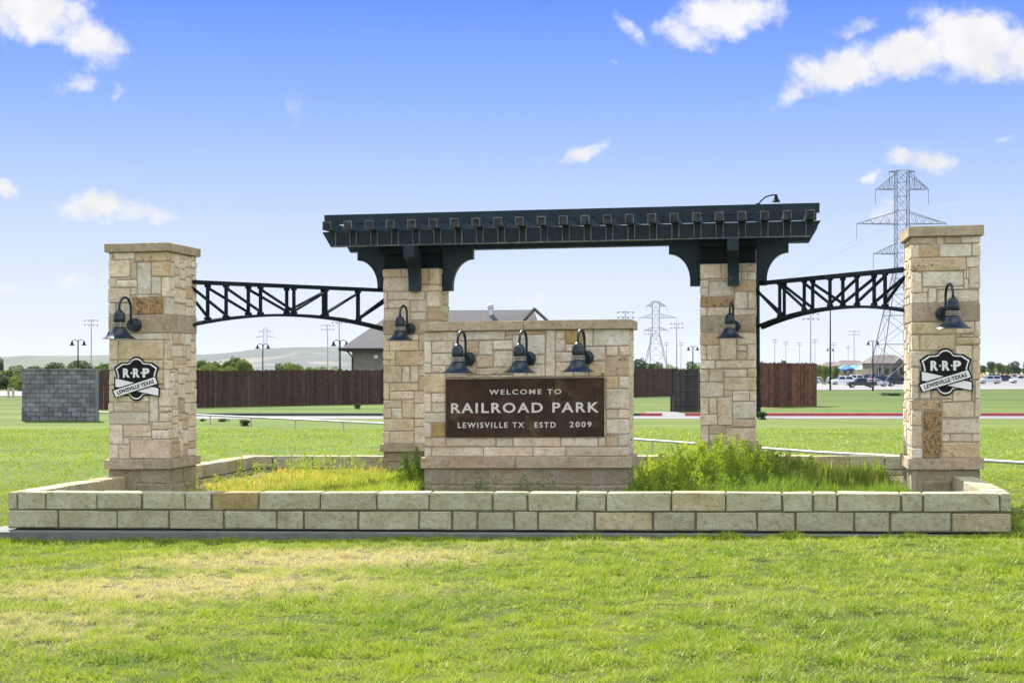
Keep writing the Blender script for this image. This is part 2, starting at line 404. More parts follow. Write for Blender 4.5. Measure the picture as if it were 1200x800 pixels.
# ------------------------------------------------------------------ the monument's own frame: t along its front, v away from the camera
TH = R(8.5); ct, st_ = math.cos(TH), math.sin(TH); D0 = 21.6; TAU = .0105      # the site rises 1 % to the right and the courses follow
def mon(t, v, z): return (t*ct+v*st_, D0-t*st_+v*ct, z+TAU*t)
def pt(px, py, v):
    u = (px-600)/FPX; t = (u*(D0+v*ct)-v*st_)/(ct+u*st_); Y = D0-t*st_+v*ct
    return t, CAMH-(py-430)/FPX*Y-TAU*t
def tz(px, py, v): return pt(px, py, v)

KIND = {'c': ((.77, .695, .555), 0), 't': ((.69, .595, .435), .16), 'r': ((.62, .51, .35), .60), 'R': ((.50, .37, .22), .88), 'g': ((.75, .71, .60), 0),
        'y': ((.50, .38, .16), .35), 'b': ((.355, .325, .225), .10), 'p': ((.455, .455, .325), .04), 'o': ((.50, .455, .29), .10), 'q': ((.42, .35, .17), .25), 'cap': ((.46, .40, .295), 0)}
def stone_mesh(mb, x0, x1, y0, y1, z0, z1, rng, ch=.014, jit=.006):
    dx, dy, dz = x1-x0, y1-y0, z1-z0; c = min(ch, dx*.2, dy*.2, dz*.2)
    idx = {}; vs = []
    for ix in (0, 1):
        for iy in (0, 1):
            for iz in (0, 1):
                P = [(x0, x1)[ix], (y0, y1)[iy], (z0, z1)[iz]]; sg = [1 if k == 0 else -1 for k in (ix, iy, iz)]
                j3 = [rng.uniform(-jit, jit) for _ in range(3)]
                for ax in range(3):           # vertex lying on the face normal to ax
                    q = list(P)
                    for k in range(3):
                        if k != ax: q[k] += sg[k]*c*rng.uniform(.6, 1.5)
                        q[k] += j3[k]
                    idx[(ix, iy, iz, ax)] = len(vs); vs.append(q)
    fs = []
    for ax in range(3):
        o1, o2 = [(1, 2), (2, 0), (0, 1)][ax]
        for s_ in (0, 1):
            cyc = [(0, 0), (1, 0), (1, 1), (0, 1)]
            f = []
            for (a, b) in cyc:
                k = [0, 0, 0]; k[ax] = s_; k[o1] = a; k[o2] = b; f.append(idx[(*k, ax)])
            fs.append(tuple(f if s_ else f[::-1]))
    for ax in range(3):                       # edges running along ax
        o1, o2 = [(1, 2), (2, 0), (0, 1)][ax]
        for a in (0, 1):
            for b in (0, 1):
                k0 = [0, 0, 0]; k0[o1] = a; k0[o2] = b; k1 = list(k0); k1[ax] = 1
                f = [idx[(*k0, o1)], idx[(*k0, o2)], idx[(*k1, o2)], idx[(*k1, o1)]]
                fs.append(tuple(f if (a ^ b) else f[::-1]))
    for ix in (0, 1):
        for iy in (0, 1):
            for iz in (0, 1):
                f = [idx[(ix, iy, iz, 0)], idx[(ix, iy, iz, 1)], idx[(ix, iy, iz, 2)]]
                fs.append(tuple(f if (ix ^ iy ^ iz) else f[::-1]))
    mb.add(vs, fs)
def put_stone(root, box, kind, rng, name='stone', ch=.014, jit=.006, shear=TAU, m=None):
    x0, x1, y0, y1, z0, z1 = box; cx, cy, cz = (x0+x1)/2, (y0+y1)/2, (z0+z1)/2
    mb = MB(); stone_mesh(mb, x0-cx, x1-cx, y0-cy, y1-cy, z0-cz, z1-cz, rng, ch, jit)
    o = mb.build(name, m or M['stone'], root, shear, loc=(cx, cy, cz+shear*cx))
    c, ru = KIND[kind]; f = rng.uniform(.90, 1.08); w = rng.uniform(-.03, .03)
    o.color = (min(1, c[0]*f*(1+w)), min(1, c[1]*f), min(1, c[2]*f*(1-w*1.5)), 1-max(0, min(1, ru*rng.uniform(.85, 1.1))))
    return o
def pack(nx, nz, occ, rng, wr=(3, 9), hr=(2, 5)):
    out = []
    for j in range(nz):
        for i in range(nx):
            if occ[i][j]: continue
            mw = 0
            while i+mw < nx and not occ[i+mw][j]: mw += 1
            w = min(mw, rng.randint(*wr))
            if rng.random() < .18: w = min(mw, 2)
            if mw-w in (1, 2): w = mw if mw <= wr[1]+2 else max(1, mw-3)
            h = rng.randint(*hr)
            if w <= 2: h = rng.randint(hr[0]+1, hr[1]+3)
            if nz-(j+h) in (1,): h += 1
            h = min(h, nz-j)
            hh = 0
            while hh < h and all(not occ[i+a][j+hh] for a in range(w)): hh += 1
            for a in range(w):
                for b in range(hh): occ[i+a][j+b] = True
            out.append((i, j, w, hh))
    return out
G = .04; GAP = .0075
def masonry(root, Wd, Dp, z0, z1, front_px, v, t0, seed, base=False, fallback='ctccg'):
    """ashlar on the four faces of a block, between heights z0 and z1; front stones traced from the photograph (pixel boxes), the rest laid at random"""
    rng = random.Random(seed)
    nz = max(1, round((z1-z0)/G)); gz = (z1-z0)/nz; nx = max(2, round(Wd/G)); gx = Wd/nx; ny = round(Dp/G); gy = Dp/ny
    if base: wr, hr = (9, 14), (nz if nz < 8 else 6, nz if nz < 8 else 7)
    else: wr, hr = (3, 9), (2, 5)
    occ = [[False]*nz for _ in range(nx)]; rects = []
    for (a, b, c, d, kd) in front_px:
        ta, za = pt(a, d, v); tb, zb = pt(c, b, v)
        i0 = max(0, min(nx-1, round((ta-t0)/gx))); i1 = max(i0+1, min(nx, round((tb-t0)/gx)))
        j0 = max(0, round((za-z0)/gz)); j1 = min(nz, round((zb-z0)/gz))
        if j1 <= j0: j1 = j0+1
        if i1-i0 > 0 and nx-i1 == 1: i1 = nx
        if i0 == 1: i0 = 0
        if j0 == 1 and not any(occ[i][0] for i in range(i0, i1)): j0 = 0
        if j0 >= nz or j1 <= 0 or zb < z0 or za > z1: continue
        ch = True
        while ch and i1 > i0 and j1 > j0:
            ch = False
            if any(occ[i0][j] for j in range(j0, j1)): i0 += 1; ch = True; continue
            if any(occ[i1-1][j] for j in range(j0, j1)): i1 -= 1; ch = True; continue
            if any(occ[i][j0] for i in range(i0, i1)): j0 += 1; ch = True; continue
            if any(occ[i][j1-1] for i in range(i0, i1)): j1 -= 1; ch = True; continue
        if i1 <= i0 or j1 <= j0: continue
        # grow by one cell into thin gaps
        for i in range(i0, i1):
            for j in range(j0, j1): occ[i][j] = True
        rects.append([i0, j0, i1-i0, j1-j0, kd])
    # close one-cell gaps by growing the stones next to them
    for r in rects:
        i0, j0, w, h, _ = r
        i1 = i0+w
        if i1 < nx and all(not occ[i1][j] for j in range(j0, j0+h)) and (i1+1 >= nx or any(occ[i1+1][j] for j in range(j0, j0+h))):
            r[2] += 1
            for j in range(j0, j0+h): occ[i1][j] = True
        w = r[2]; j1 = j0+h
        if j1 < nz and all(not occ[i][j1] for i in range(i0, i0+w)) and (j1+1 >= nz or any(occ[i][j1+1] for i in range(i0, i0+w))):
            r[3] += 1
            for i in range(i0, i0+w): occ[i][j1] = True
    for (i, j, w, h) in pack(nx, nz, occ, rng, wr, hr): rects.append([i, j, w, h, 'b' if base else rng.choice(fallback)])
    T = .10; ret = {0: [], 1: []}
    for (i, j, w, h, kd) in rects:
        dep = T; L, Rr = i == 0, i+w == nx
        if L or Rr:
            dep = min(Dp, gy*rng.choice((2, 3, 4, 5, 6, 8) if w < 8 else (2, 3, 4)))
            for s_, fl in ((0, L), (1, Rr)):
                if fl: ret[s_].append((round(dep/gy), j, h))
        pr = rng.uniform(-.006, .008)
        put_stone(root, (i*gx+(GAP if not L else -pr), (i+w)*gx-(GAP if not Rr else -pr), -pr, dep-(GAP if dep > T else 0), z0+j*gz+GAP, z0+(j+h)*gz-GAP), kd, rng)
    for s_ in (0, 1):
        oc = [[False]*nz for _ in range(ny)]
        for (dn, j, h) in ret[s_]:
            for a in range(min(dn, ny)):
                for b in range(h): oc[a][j+b] = True
        for (i, j, w, h) in pack(ny, nz, oc, rng, (5, 13), (3, 6) if not base else hr):
            if h <= 0: continue
            pr = rng.uniform(-.006, .008); kd = 'b' if base else rng.choice(fallback)
            if not base and rng.random() < .07: kd = 'r'
            xx = (-pr, T) if s_ == 0 else (Wd-T, Wd+pr)
            put_stone(root, (*xx, i*gy+GAP, (i+w)*gy-(GAP if i+w < ny else 0), z0+j*gz+GAP, z0+(j+h)*gz-GAP), kd, rng)
    oc = [[False]*nz for _ in range(nx)]
    for a in range(nx):
        if a*gx < T or (a+1)*gx > Wd-T:
            for b in range(nz): oc[a][b] = True
    for (i, j, w, h) in pack(nx, nz, oc, rng, (6, 13), (4, 8)):
        put_stone(root, (i*gx+GAP, (i+w)*gx-GAP, Dp-T, Dp+rng.uniform(-.004, .006), z0+j*gz+GAP, z0+(j+h)*gz-GAP), 'b' if base else rng.choice(fallback), rng)
def band(root, Wd, Dp, z0, z1, out, joints, seed, name='band_stone', kind='cap'):
    """course of smooth sawn stones running round the block, proud of it by out"""
    rng = random.Random(seed); xs_ = [-out]+[j for j in joints]+[Wd+out]; T = .12+out
    for a, b in zip(xs_[:-1], xs_[1:]):
        put_stone(root, (a+.002, b-.002, -out, T-out, z0, z1), kind, rng, name, .006, .0015)
        put_stone(root, (a+.002, b-.002, Dp+out-T, Dp+out, z0, z1), kind, rng, name, .006, .0015)
    m_ = Dp*.52
    for x0 in (-out, Wd+out-T):
        put_stone(root, (x0+.001, x0+T-.001, T-out+.003, m_, z0, z1), kind, rng, name, .006, .0015)
        put_stone(root, (x0+.001, x0+T-.001, m_+.004, Dp+out-T-.003, z0, z1), kind, rng, name, .006, .0015)
def cap(root, Wd, Dp, z0, z1, out, joints, seed):
    rng = random.Random(seed); xs_ = [-out]+list(joints)+[Wd+out]
    for a, b in zip(xs_[:-1], xs_[1:]): put_stone(root, (a+.002, b-.002, -out, Dp+out, z0, z1), 'cap', rng, 'cap_stone', .008, .002)
def P(txt):
    o = []
    for l in txt.replace('\n', ';').split(';'):
        l = l.split()
        if len(l) == 5: o.append((*map(float, l[:4]), l[4]))
    return o

LP = P('''128 295.7 134 306 c;134 295.7 158 306 c;158 295.7 197 306 r;127 306 153 327 c;153 306 162 327 t;162 306 177 346 g;177 306 197 325.6 r;127 327 135 338 c;135 327 162 338 c
127 338 152 354 t;152 338 162 347 c;177.5 325.6 188 346 g;188 325.6 197 347 c;154 347.5 192 369 R;192 347.5 197 369 c;127 355 134.5 369 c;134.5 355 153 369 c
128 389.6 197 399.3 g;128 399.3 137 422.8 c;137 399.3 191 421.8 t;191 399.3 197 421.8 c;128 423 138 434 c;138 423 190 434 t;128 434 137 450 c;137 434 163 452 c;163 434 190 452 t;190 434 197 456 c
128 450 138 472 t;138 452 175 471.6 c;175.5 457 186 493 g;187 457 197 477 c;127 472 134 482 t;134 472 154 482 g;154 472 175.5 482 t;127 482.5 175.5 498 g;127 498.6 143.5 520 c;143.5 498.6 177 513 t;177 493.5 197 504 t;177 504 197 514 c
127 521 137 537 c;137 521 152 537 t;152 514 198 537 t''')
RP = P('''1068 277.5 1097 288 t;1097 277 1108 285 c;1108 277 1125 285 r;1125 277 1149 285 c;1068 289 1078 301 c;1079 289 1098 301 r;1099 286 1139 302 g;1140 286 1149 302 c;1068 302.5 1132 319 r;1132 303 1149 314 c
1130 315 1136 325 c;1137 315 1149 338 c;1068 320 1081 342 c;1082 320 1128 336.5 g;1128 325 1136 338 c;1068 343 1086 355 c;1087 339 1096 355 c;1096 339 1149 355 c
1068 377 1118 393.5 t;1119 377 1140 393.5 c;1141 377 1149 393.5 c;1068 394 1076 411 c;1077 394 1119 411 t;1120 394 1149 405 t;1120 405.5 1139 424 c;1140 406 1149 424 c;1068 412 1090 430 c;1091 412 1119 430 t;1140 425 1149 445 t
1068 431 1077 452 c;1078 431 1108 456 t;1109 425 1139 440 c;1069 453 1077 469 c;1078 457 1089 469 c;1090 459 1114 469 t;1115 441 1140 470 c;1141 446 1149 466 c;1069 470 1104 482 r;1104.5 471.6 1140 489 t;1141 467 1149 489 c
1069 483 1079 500 c;1080 483 1104 536 R;1105 490 1149 507 c;1105 508 1112 519 c;1113 508 1138 519 t;1139 508 1149 519 c;1069 501 1079 523 t;1069 524 1079 536 c;1105 520 1149 536 r''')
SW = P('''497 388 535.5 398.6 c;536 388 590 398 g;591 387 638.5 394 r;591 394 601 398.5 t;497 399.5 504.8 427 c;505.5 399.5 531 415.5 c;531.5 399 546.5 415.5 c;547 399 561 415.5 r;561 399 576.5 415.5 g;577 399 601 409.5 g;577 410 601 431.5 g
602 394 638 415.5 g;504.8 416.5 531 427.5 g;497 428 505 438 c;505.5 428 522.5 438 c;523 428 546 441 c;546 427 557.5 441 t;557.5 416.5 576 431.5 t;558 432 601 441 t;602 416 625 426.5 c;625.5 416 638 426.5 c;602 427 638 441 c
639 387 649 441 c;650 387 662 397.5 c;650 398 662 413.5 c;663 387 683.5 403.5 y;684 387 693.5 406 c;663 404 685 413.5 c;650 414 670 425.5 c;650 426 669 441 c;694 387 738 406 g;686 406.5 708.5 424 g;709 406.5 724.5 416.5 c;725 406.5 738 416.5 c
709 417.5 738 441 r;690 425 708.5 441 r;670 414 689 441 c;709 441.7 725 457 r;725.5 441.7 738 457 c;709 457.5 738 480 c;709 480.6 725 492 t;725.5 480.6 738 492 c;709 492.5 738 508 c;709 508.5 725.5 523 r;726 508.5 738 523 c
497 438.7 522.5 461 t;497 462.5 505 484 c;505.5 462 522.5 472.5 c;505.5 473 522.5 484 c;497 484.5 522.5 495.5 c;497 496 505 512 c;505.5 496 522.5 512 y;497 513 523 523 t;523.5 512.6 579 523 t;579.5 512.6 601 523 c;602 512.6 656.5 523 c;657 512.6 700.5 523 g;701 512.6 708 523 c
497 523.5 505 535 c;505.5 523.5 566 535 c;566.5 523.5 625 535 c;625.5 523.5 662.5 535 c;663 523.5 738 535 t''')
ML = P('''449 315 471 324 t;471 315 484 324 t;484.5 315 501.5 333 r;502 315 517 333 t;449 325 480 342.5 c;480 334 517 342.5 t;449 343.5 454 361.5 c;454 343.5 496.5 352 c;497 343.5 500 352 t;454 352.5 479.5 361.5 c;480 352.5 500 365 c;500.5 343.5 517 360.6 c
500.5 361 517 375 r;449 362 480 375 c;480 366 500 375 c;449 393 455.5 411 c;456 393 488 400.5 c;456 401 488 411 c;489 393 500 411 t;449 412 463.5 420.5 c;449 421 456.5 430 c;457 421 463.5 430 c;464 412 503 430 t;449 431 470.5 449 t;471 431 479.7 448.5 c;480 431 489 448.5 c
489.5 431 517 440 c;489.5 440.5 517 458.5 t;449 449.5 456.5 467.5 c;457 449 489 458.5 t;457 459 485 467.5 c;485.5 459 517 472.5 c;449 468 471 477 c;471.5 468 485 490 t;449 477.5 457 490 c;457.5 477.5 471 490 c;485.5 473 517 490.5 c
449 491 485 505 t;485.5 491 517 500 c;449 505.5 456.5 519 c;457 505.5 485 519 t;485.5 501 517 519 c''')
MR = P('''820 309 846 327 c;846 309 858 327 t;858.5 309 886 318 r;858.5 318.5 867.5 328 c;868 318.5 876 328 c;876.5 318.5 886 328 c;820 328 829 338 c;829.5 328 859.5 346.5 g;860 328.5 886 341 r;820 338.5 829 347 c;821 347.5 861 361.5 R;861.5 341.5 876 361.5 c;876.5 341.5 886 361.5 c
821 362 828 370 c;828 362 857 370 c;857.5 362 886 370 c;821 390 842 403.5 r;842.5 390 863 422.5 c;863.5 390 886 403 c;821 404 828 422.5 c;828.5 404 842 422.5 c;863.5 404 876 410.5 c;863.5 411 876 422.5 t;876.5 404 886 422.5 c;821 423 837 432.5 c;837.5 423 886 432.5 c
821 433 830.5 446.5 c;831 433 847.5 446.5 t;848 433 875.5 442.5 c;876 433 886 442.5 t;821 447 847.5 466 c;848 443 886 456.5 t;848 457 858 466 t;858.5 457 876.5 470.5 c;877 457 886 470.5 c;821 466.5 829.5 485 c;830 466.5 839.5 485 c;840 466.5 858.5 499.5 t;859 471 886 489.5 g
821 485.5 839.5 499.5 c;859 490 886 500 t;821 500.5 829.5 517 c;830 500.5 850 508 t;830 508.5 850 517 c;850.5 500.5 886 518 t''')

def pillar(label, group, v, pxl, pxr, Dp, capped, ys_, traced, seed, joints_px, zb=.15):
    """ys_: picture rows (at the front face) of top, upper band top/bottom, lower band top/bottom"""
    xm = (pxl+pxr)/2
    t0 = pt(pxl, 400, v)[0]; t1 = pt(pxr, 400, v)[0]; Wd = t1-t0
    Z = [pt(xm, y, v)[1] for y in ys_]
    root = empty('stone_pillar', mon(t0, v, 0), -TH, label, 'pillar', group)
    ztop, zcap, b1t, b1b, b0t, b0b = Z
    jts = [pt(x, 400, v)[0]-t0 for x in joints_px]
    core = MB(); core.box(.012, Wd-.012, .012, Dp-.012, -.3, zcap-.002); core.build('mortar_core', M['mortar'], root, TAU)
    if capped: cap(root, Wd, Dp, zcap, ztop, .055, [], seed)
    masonry(root, Wd, Dp, b1t, zcap, traced, v, t0, seed+1)
    band(root, Wd, Dp, b1b, b1t, .004, [Wd*.48], seed+2)
    masonry(root, Wd, Dp, b0t, b1b, traced, v, t0, seed+3)
    band(root, Wd, Dp, b0b, b0t, .055, jts or [Wd*.55], seed+4)
    masonry(root, Wd, Dp, -.02, b0b, [], v, t0, seed+5, base=True)
    return root, t0, Wd, Z, Dp

pl, plt, plW, plZ, plD = pillar('leftmost tall stone pillar with flat cap, badge and wall lamp', 'stone pillars of the entrance', 3.6, 127.2, 197, 1.35, True, (285, 295.2, 369.3, 389.6, 538.2, 549.4), LP, 11, [170])
pr_, prt, prW, prZ, prD = pillar('rightmost tall stone pillar with flat cap, badge and wall lamp', 'stone pillars of the entrance', 3.6, 1068.5, 1148.5, 1.35, True, (264.7, 276.5, 355.2, 376.4, 536.8, 549.8), RP, 31, [1106])
ml_, mlt, mlW, mlZ, mlD = pillar('stone pillar under the left end of the steel pergola, partly behind the sign wall', 'stone pillars of the entrance', 9.05, 449, 514.5, 1.04, False, (314.6, 314.6, 375.7, 391.6, 519.8, 529), ML, 51, [])
mr_, mrt, mrW, mrZ, mrD = pillar('stone pillar under the right end of the steel pergola, weeds at its foot', 'stone pillars of the entrance', 9.05, 820.6, 885.8, 1.04, False, (308.6, 308.6, 370.3, 389, 518.5, 528), MR, 71, [])

# ------------------------------------------------------------------ sign wall
SV = 4.3
t0 = pt(497, 450, SV)[0]; t1 = pt(736.5, 450, SV)[0]; SWd = t1-t0; SD = 1.15
sw = empty('sign_wall', mon(t0, SV, 0), -TH, 'broad low stone wall carrying the brown name plate and three lamps', 'sign wall')
z = [pt(616, y, SV)[1] for y in (375.6, 386.6, 535.2, 548)]
core = MB(); core.box(.012, SWd-.012, .012, SD-.012, -.3, z[1]-.002); core.build('mortar_core', M['mortar'], sw, TAU)
cap(sw, SWd, SD, z[1], z[0], .06, [pt(614, 400, SV)[0]-t0], 5)
masonry(sw, SWd, SD, z[2], z[1], SW+[(522.5, 441.5, 708.6, 512.4, 't')], SV, t0, 6)
band(sw, SWd, SD, z[3], z[2], .05, [pt(x, 450, SV)[0]-t0 for x in (605,)], 7)
masonry(sw, SWd, SD, -.02, z[3], P('497 549 535.5 568 b;535.5 549 576 568 b;576 549 614 568 b;614 549 654.5 568 b;654.5 549 694.5 568 b;694.5 549 738 568 b'), SV, t0, 8, base=True)

# lettering: text outlines turned into meshes and fitted to measured boxes
def text_mesh(txt, x0, x1, z0, z1, yf, depth=.012, bold=.012, spacing=1.08, rot=0.):
    cu = bpy.data.curves.new('t', 'FONT'); cu.body = txt; cu.offset = bold; cu.space_character = spacing; cu.resolution_u = 3
    cu.extrude = .02
    ob = bpy.data.objects.new('t', cu); COL.objects.link(ob)
    dg = bpy.context.evaluated_depsgraph_get(); me = bpy.data.meshes.new_from_object(ob.evaluated_get(dg))
    bpy.data.objects.remove(ob); bpy.data.curves.remove(cu)
    n = len(me.vertices); a = np.zeros(n*3); me.vertices.foreach_get('co', a); a = a.reshape(-1, 3)
    mn, mx = a.min(0), a.max(0)
    X = (a[:, 0]-mn[0])/(mx[0]-mn[0]); Zz = (a[:, 1]-mn[1])/(mx[1]-mn[1]); D = (a[:, 2]-mn[2])/(mx[2]-mn[2])
    hx = (X-.5)*(x1-x0); hz = (Zz-.5)*(z1-z0)
    c, s = math.cos(rot), math.sin(rot)
    out = np.stack([(x0+x1)/2+hx*c-hz*s, yf-D*depth, (z0+z1)/2+hx*s+hz*c], 1)
    me.vertices.foreach_set('co', out.ravel()); me.update()
    return me
def split_islands(me):
    n = len(me.vertices); par = list(range(n))
    def fd(i):
        while par[i] != i: par[i] = par[par[i]]; i = par[i]
        return i
    for p in me.polygons:
        v = p.vertices; r0 = fd(v[0])
        for q in v[1:]: par[fd(q)] = r0
    co = [tuple(v.co) for v in me.vertices]; byc = {}
    for i, c in enumerate(co):
        kk = tuple(round(x, 5) for x in c)
        if kk in byc: par[fd(i)] = fd(byc[kk])
        else: byc[kk] = i
    gr = {}
    for p in me.polygons: gr.setdefault(fd(p.vertices[0]), []).append(tuple(p.vertices))
    out = []
    for fs in gr.values():
        ids = sorted({i for f in fs for i in f}); mp = {i: k for k, i in enumerate(ids)}
        out.append(([co[i] for i in ids], [tuple(mp[i] for i in f) for f in fs]))
    return sorted(out, key=lambda o: min(v[0] for v in o[0]))
def text_part(name, parent, m, *a, shear=TAU, **k):
    me = text_mesh(*a, **k)
    if shear:
        for vtx in me.vertices: vtx.co.z += shear*vtx.co.x
    me.materials.clear()
    for vs, fs in ([([tuple(v.co) for v in me.vertices], [tuple(p.vertices) for p in me.polygons])] if name == 'lettering' else split_islands(me)):
        mb = MB(); mb.v = vs; mb.f = fs; o = mb.build(name, m, parent)
        if name == 'lettering': o['kind'] = 'stuff'
    return o
pa = pt(523, 512, SV); pb = pt(708.3, 442.3, SV)
nt0 = pa[0]; PW = pb[0]-pa[0]; PH = pb[1]-pa[1]
plate = empty('name_plate', mon(nt0, SV-.012, pa[1]), -TH, 'dark brown cast name plate reading WELCOME TO RAILROAD PARK in pale letters', 'sign')
mb = MB(); mb.box(0, PW, -.012, .02, 0, PH); mb.build('plate', M['plate'], plate, TAU)
for b in ((0, PW, 0, .018), (0, PW, PH-.018, PH), (0, .018, .019, PH-.019), (PW-.018, PW, .019, PH-.019)):
    mb = MB(); mb.box(b[0], b[1], -.020, -.0125, b[2], b[3]); mb.build('rim', M['plate'], plate, TAU)
def ln(txt, x0, x1, y0, y1, bold=.014, sp=1.32):
    a = pt(x0, y1, SV); b = pt(x1, y0, SV)
    text_part('letter', plate, M['letter'], txt, a[0]-nt0, b[0]-nt0, a[1]-pa[1], b[1]-pa[1], -.012, depth=.014, bold=bold, spacing=sp)
ln('WELCOME TO', 573.7, 658, 455.6, 462.2); ln('RAILROAD PARK', 529, 702, 470.8, 484, .020, 1.22); ln('LEWISVILLE TX', 537, 614.5, 494.3, 501.2)
ln('ESTD', 626.8, 651.5, 494.2, 500.9); ln('2009', 667.8, 693.4, 493.6, 500.4)

# ------------------------------------------------------------------ badges
def badge(label, t, v, zc):
    U = .00247
    root = empty('badge', mon(t, v-.008, zc), -TH, label, 'sign', 'round-topped park badges on the outer pillars')
    def arc(cx, cy, r, a0, a1, n=9): return [(cx+r*math.cos(R(a0+(a1-a0)*i/n)), cy+r*math.sin(R(a0+(a1-a0)*i/n))) for i in range(n+1)]
    half = arc(0, 95, 50, 90, 22) + [(66, 108), (108, 106), (155, 74), (146, 52), (139, 24), (138, -6), (141, -40), (150, -66), (153, -84), (140, -100), (110, -110), (56, -112)] + arc(0, -96, 50, -20, -90)
    outl = half + [(-x, y) for (x, y) in reversed(half)]
    outl = [p for i, p in enumerate(outl) if i == 0 or math.dist(p, outl[i-1]) > 1]
    def sc(k1, k2): return [(x*k1*U, y*k2*U) for (x, y) in outl]
    mb = MB(); mb.prism(sc(1, 1)[::-1], -.012, .004); mb.build('backplate', M['black'], root, TAU)
    mb = MB(); mb.prism(sc(.915, .92)[::-1], -.017, -.0125); mb.build('white_edge', M['white'], root, TAU)
    mb = MB(); mb.prism(sc(.845, .855)[::-1], -.022, -.0175); mb.build('black_field', M['black'], root, TAU)
    def ribbon(c, y, nm='ribbon'):
        cx = sum(p[0] for p in c)/4; cy = sum(p[1] for p in c)/4
        o = [((cx+(x-cx)*1.03+(5 if x > cx else -5))*U, (cy+(z-cy)*1.0+(7 if (i in (0, 3)) else -7))*U) for i, (x, z) in enumerate(c)]
        mb = MB(); mb.prism(o[::-1], y, y+.006); rb = mb.build(nm+'_border', M['black'], root, TAU)
        mb = MB(); mb.prism([(x*U, z*U) for (x, z) in c][::-1], y-.004, y-.0005); mb.build(nm, M['white'], root, TAU)
    ribbon([(-140, 3), (-140, -50), (152, -112), (152, -64)], -.030)
    ribbon([(-153, -77), (-134, -118), (148, -32), (130, 10)], -.042)
    for ch, x in (('R', -66), ('R', 2), ('P', 68)):
        text_part('letter', root, M['white'], ch, (x-23)*U, (x+23)*U, 8*U, 68*U, -.0225, depth=.01, bold=.045)
    for x in (-32, 36):
        mb = MB(); mb.box((x-4.5)*U, (x+4.5)*U, -.032, -.0225, 33*U, 43*U); mb.build('dot', M['white'], root, TAU)
    text_part('lettering', root, M['black'], 'LEWISVILLE·TEXAS', -132*U, 128*U, -67*U, -41*U, -.0465, depth=.004, bold=.03, spacing=1.1, rot=R(16.6))
    return root
a = pt(160.4, 443.6, 3.6); badge('black and white shield badge on the leftmost stone pillar', a[0], 3.6, a[1])
a = pt(1107.8, 435.6, 3.6); badge('black and white shield badge on the rightmost stone pillar', a[0], 3.6, a[1])

# ------------------------------------------------------------------ gooseneck wall lamps
def make_lamp():
    root = empty('wall_lamp', (0, 0, 0), 0)
    mb = MB(); mb.lathe([(0, 0), (.112, 0), (.112, -.05), (.098, -.075), (.098, -.12), (.085, -.135), (0, -.135)], axis='y', n=24); mb.build('wall_mount', M['lamp'], root, smooth=False)
    path = [(0, -.11, 0), (0, -.135, .05)]+[(0, -.135, .05+.21*i/3) for i in range(1, 4)]
    for i in range(1, 13):
        an = math.pi*i/12; path.append((0, -.135-.1575+.1575*math.cos(an), .26+.175*math.sin(an)))
    path.append((0, -.45, .215)); mb = MB(); mb.tube(path, .021, 10); mb.build('gooseneck_arm', M['lamp'], root, smooth=True)
    c = (0, -.45, 0)
    mb = MB(); prof = [(.0, .235), (.035, .232)]+[(.092*math.sin(R(a)), .13+.10*math.cos(R(a))) for a in (35, 50, 65, 80, 90)]+[(.096, .125), (.096, .045), (.088, .035), (.0, .035)]
    mb.lathe(prof, c, 24); mb.build('lamp_housing', M['lamp'], root, smooth=True)
    mb = MB(); mb.lathe([(.0, .034), (.07, .034), (.07, -.05), (.0, -.05)], c, 16)
    mb.build('inner_sleeve', M['lamp'], root, smooth=False)
    for zz in (.020, -.005, -.030):
        mb = MB(); mb.lathe([(.102, zz+.007), (.112, zz+.004), (.112, zz-.004), (.102, zz-.007), (.098, zz), (.102, zz+.007)], c, 20); mb.build('cage_ring', M['lamp_ring'], root, smooth=True)
    for k_ in range(4):
        an = math.pi/4+k_*math.pi/2; x, y = .1*math.cos(an), -.45+.1*math.sin(an); mb = MB(); mb.tube([(x, y, .04), (x, y, -.05)], .005, 5)
        mb.build('cage_rod', M['lamp_ring'], root)
    out = [(.0, -.048), (.095, -.048), (.104, -.055), (.112, -.075), (.126, -.105), (.150, -.140), (.185, -.175), (.225, -.203), (.262, -.222), (.268, -.228)]
    inn = [(r-.006, h-.006) for (r, h) in reversed(out[1:-1])]
    mb = MB(); mb.lathe(out, c, 32); sh = mb.build('bell_shade', M['lamp'], root, smooth=True)
    mb = MB(); mb.lathe([(.266, -.229)]+inn+[(0, -.056)], c, 32); mb.build('shade_lining', M['lamp_inside'], sh, smooth=True)
    return root
proto = make_lamp(); proto['category'] = 'wall lamp'; proto['group'] = 'gooseneck wall lamps'
first = True
for (px, py, v, yaw, lab) in ((159.3, 381, 3.6, 13, 'dark blue gooseneck lamp with bell shade above the badge on the leftmost pillar'),
                              (480.7, 385.4, 9.05, 13, 'dark blue gooseneck lamp on the pillar left of the sign wall'),
                              (549.5, 420.5, SV, 13, 'dark blue gooseneck lamp above WELCOME, leftmost of the three on the sign wall'),
                              (620.7, 420.0, SV, 13, 'dark blue gooseneck lamp, middle one of the three on the sign wall'),
                              (688.3, 418.8, SV, 13, 'dark blue gooseneck lamp, rightmost of the three on the sign wall'),
                              (861, 382.5, 9.05, 11, 'dark blue gooseneck lamp on the pillar right of the sign wall, above the weeds'),
                              (1104.5, 367.8, 3.6, -13, 'dark blue gooseneck lamp above the badge on the rightmost pillar')):
    t, zc = pt(px, py, v); o = proto if first else copy_tree(proto)
    first = False
    o.location = mon(t, v-.006, zc); o.rotation_euler = (0, 0, -TH-R(yaw)); o['label'] = lab

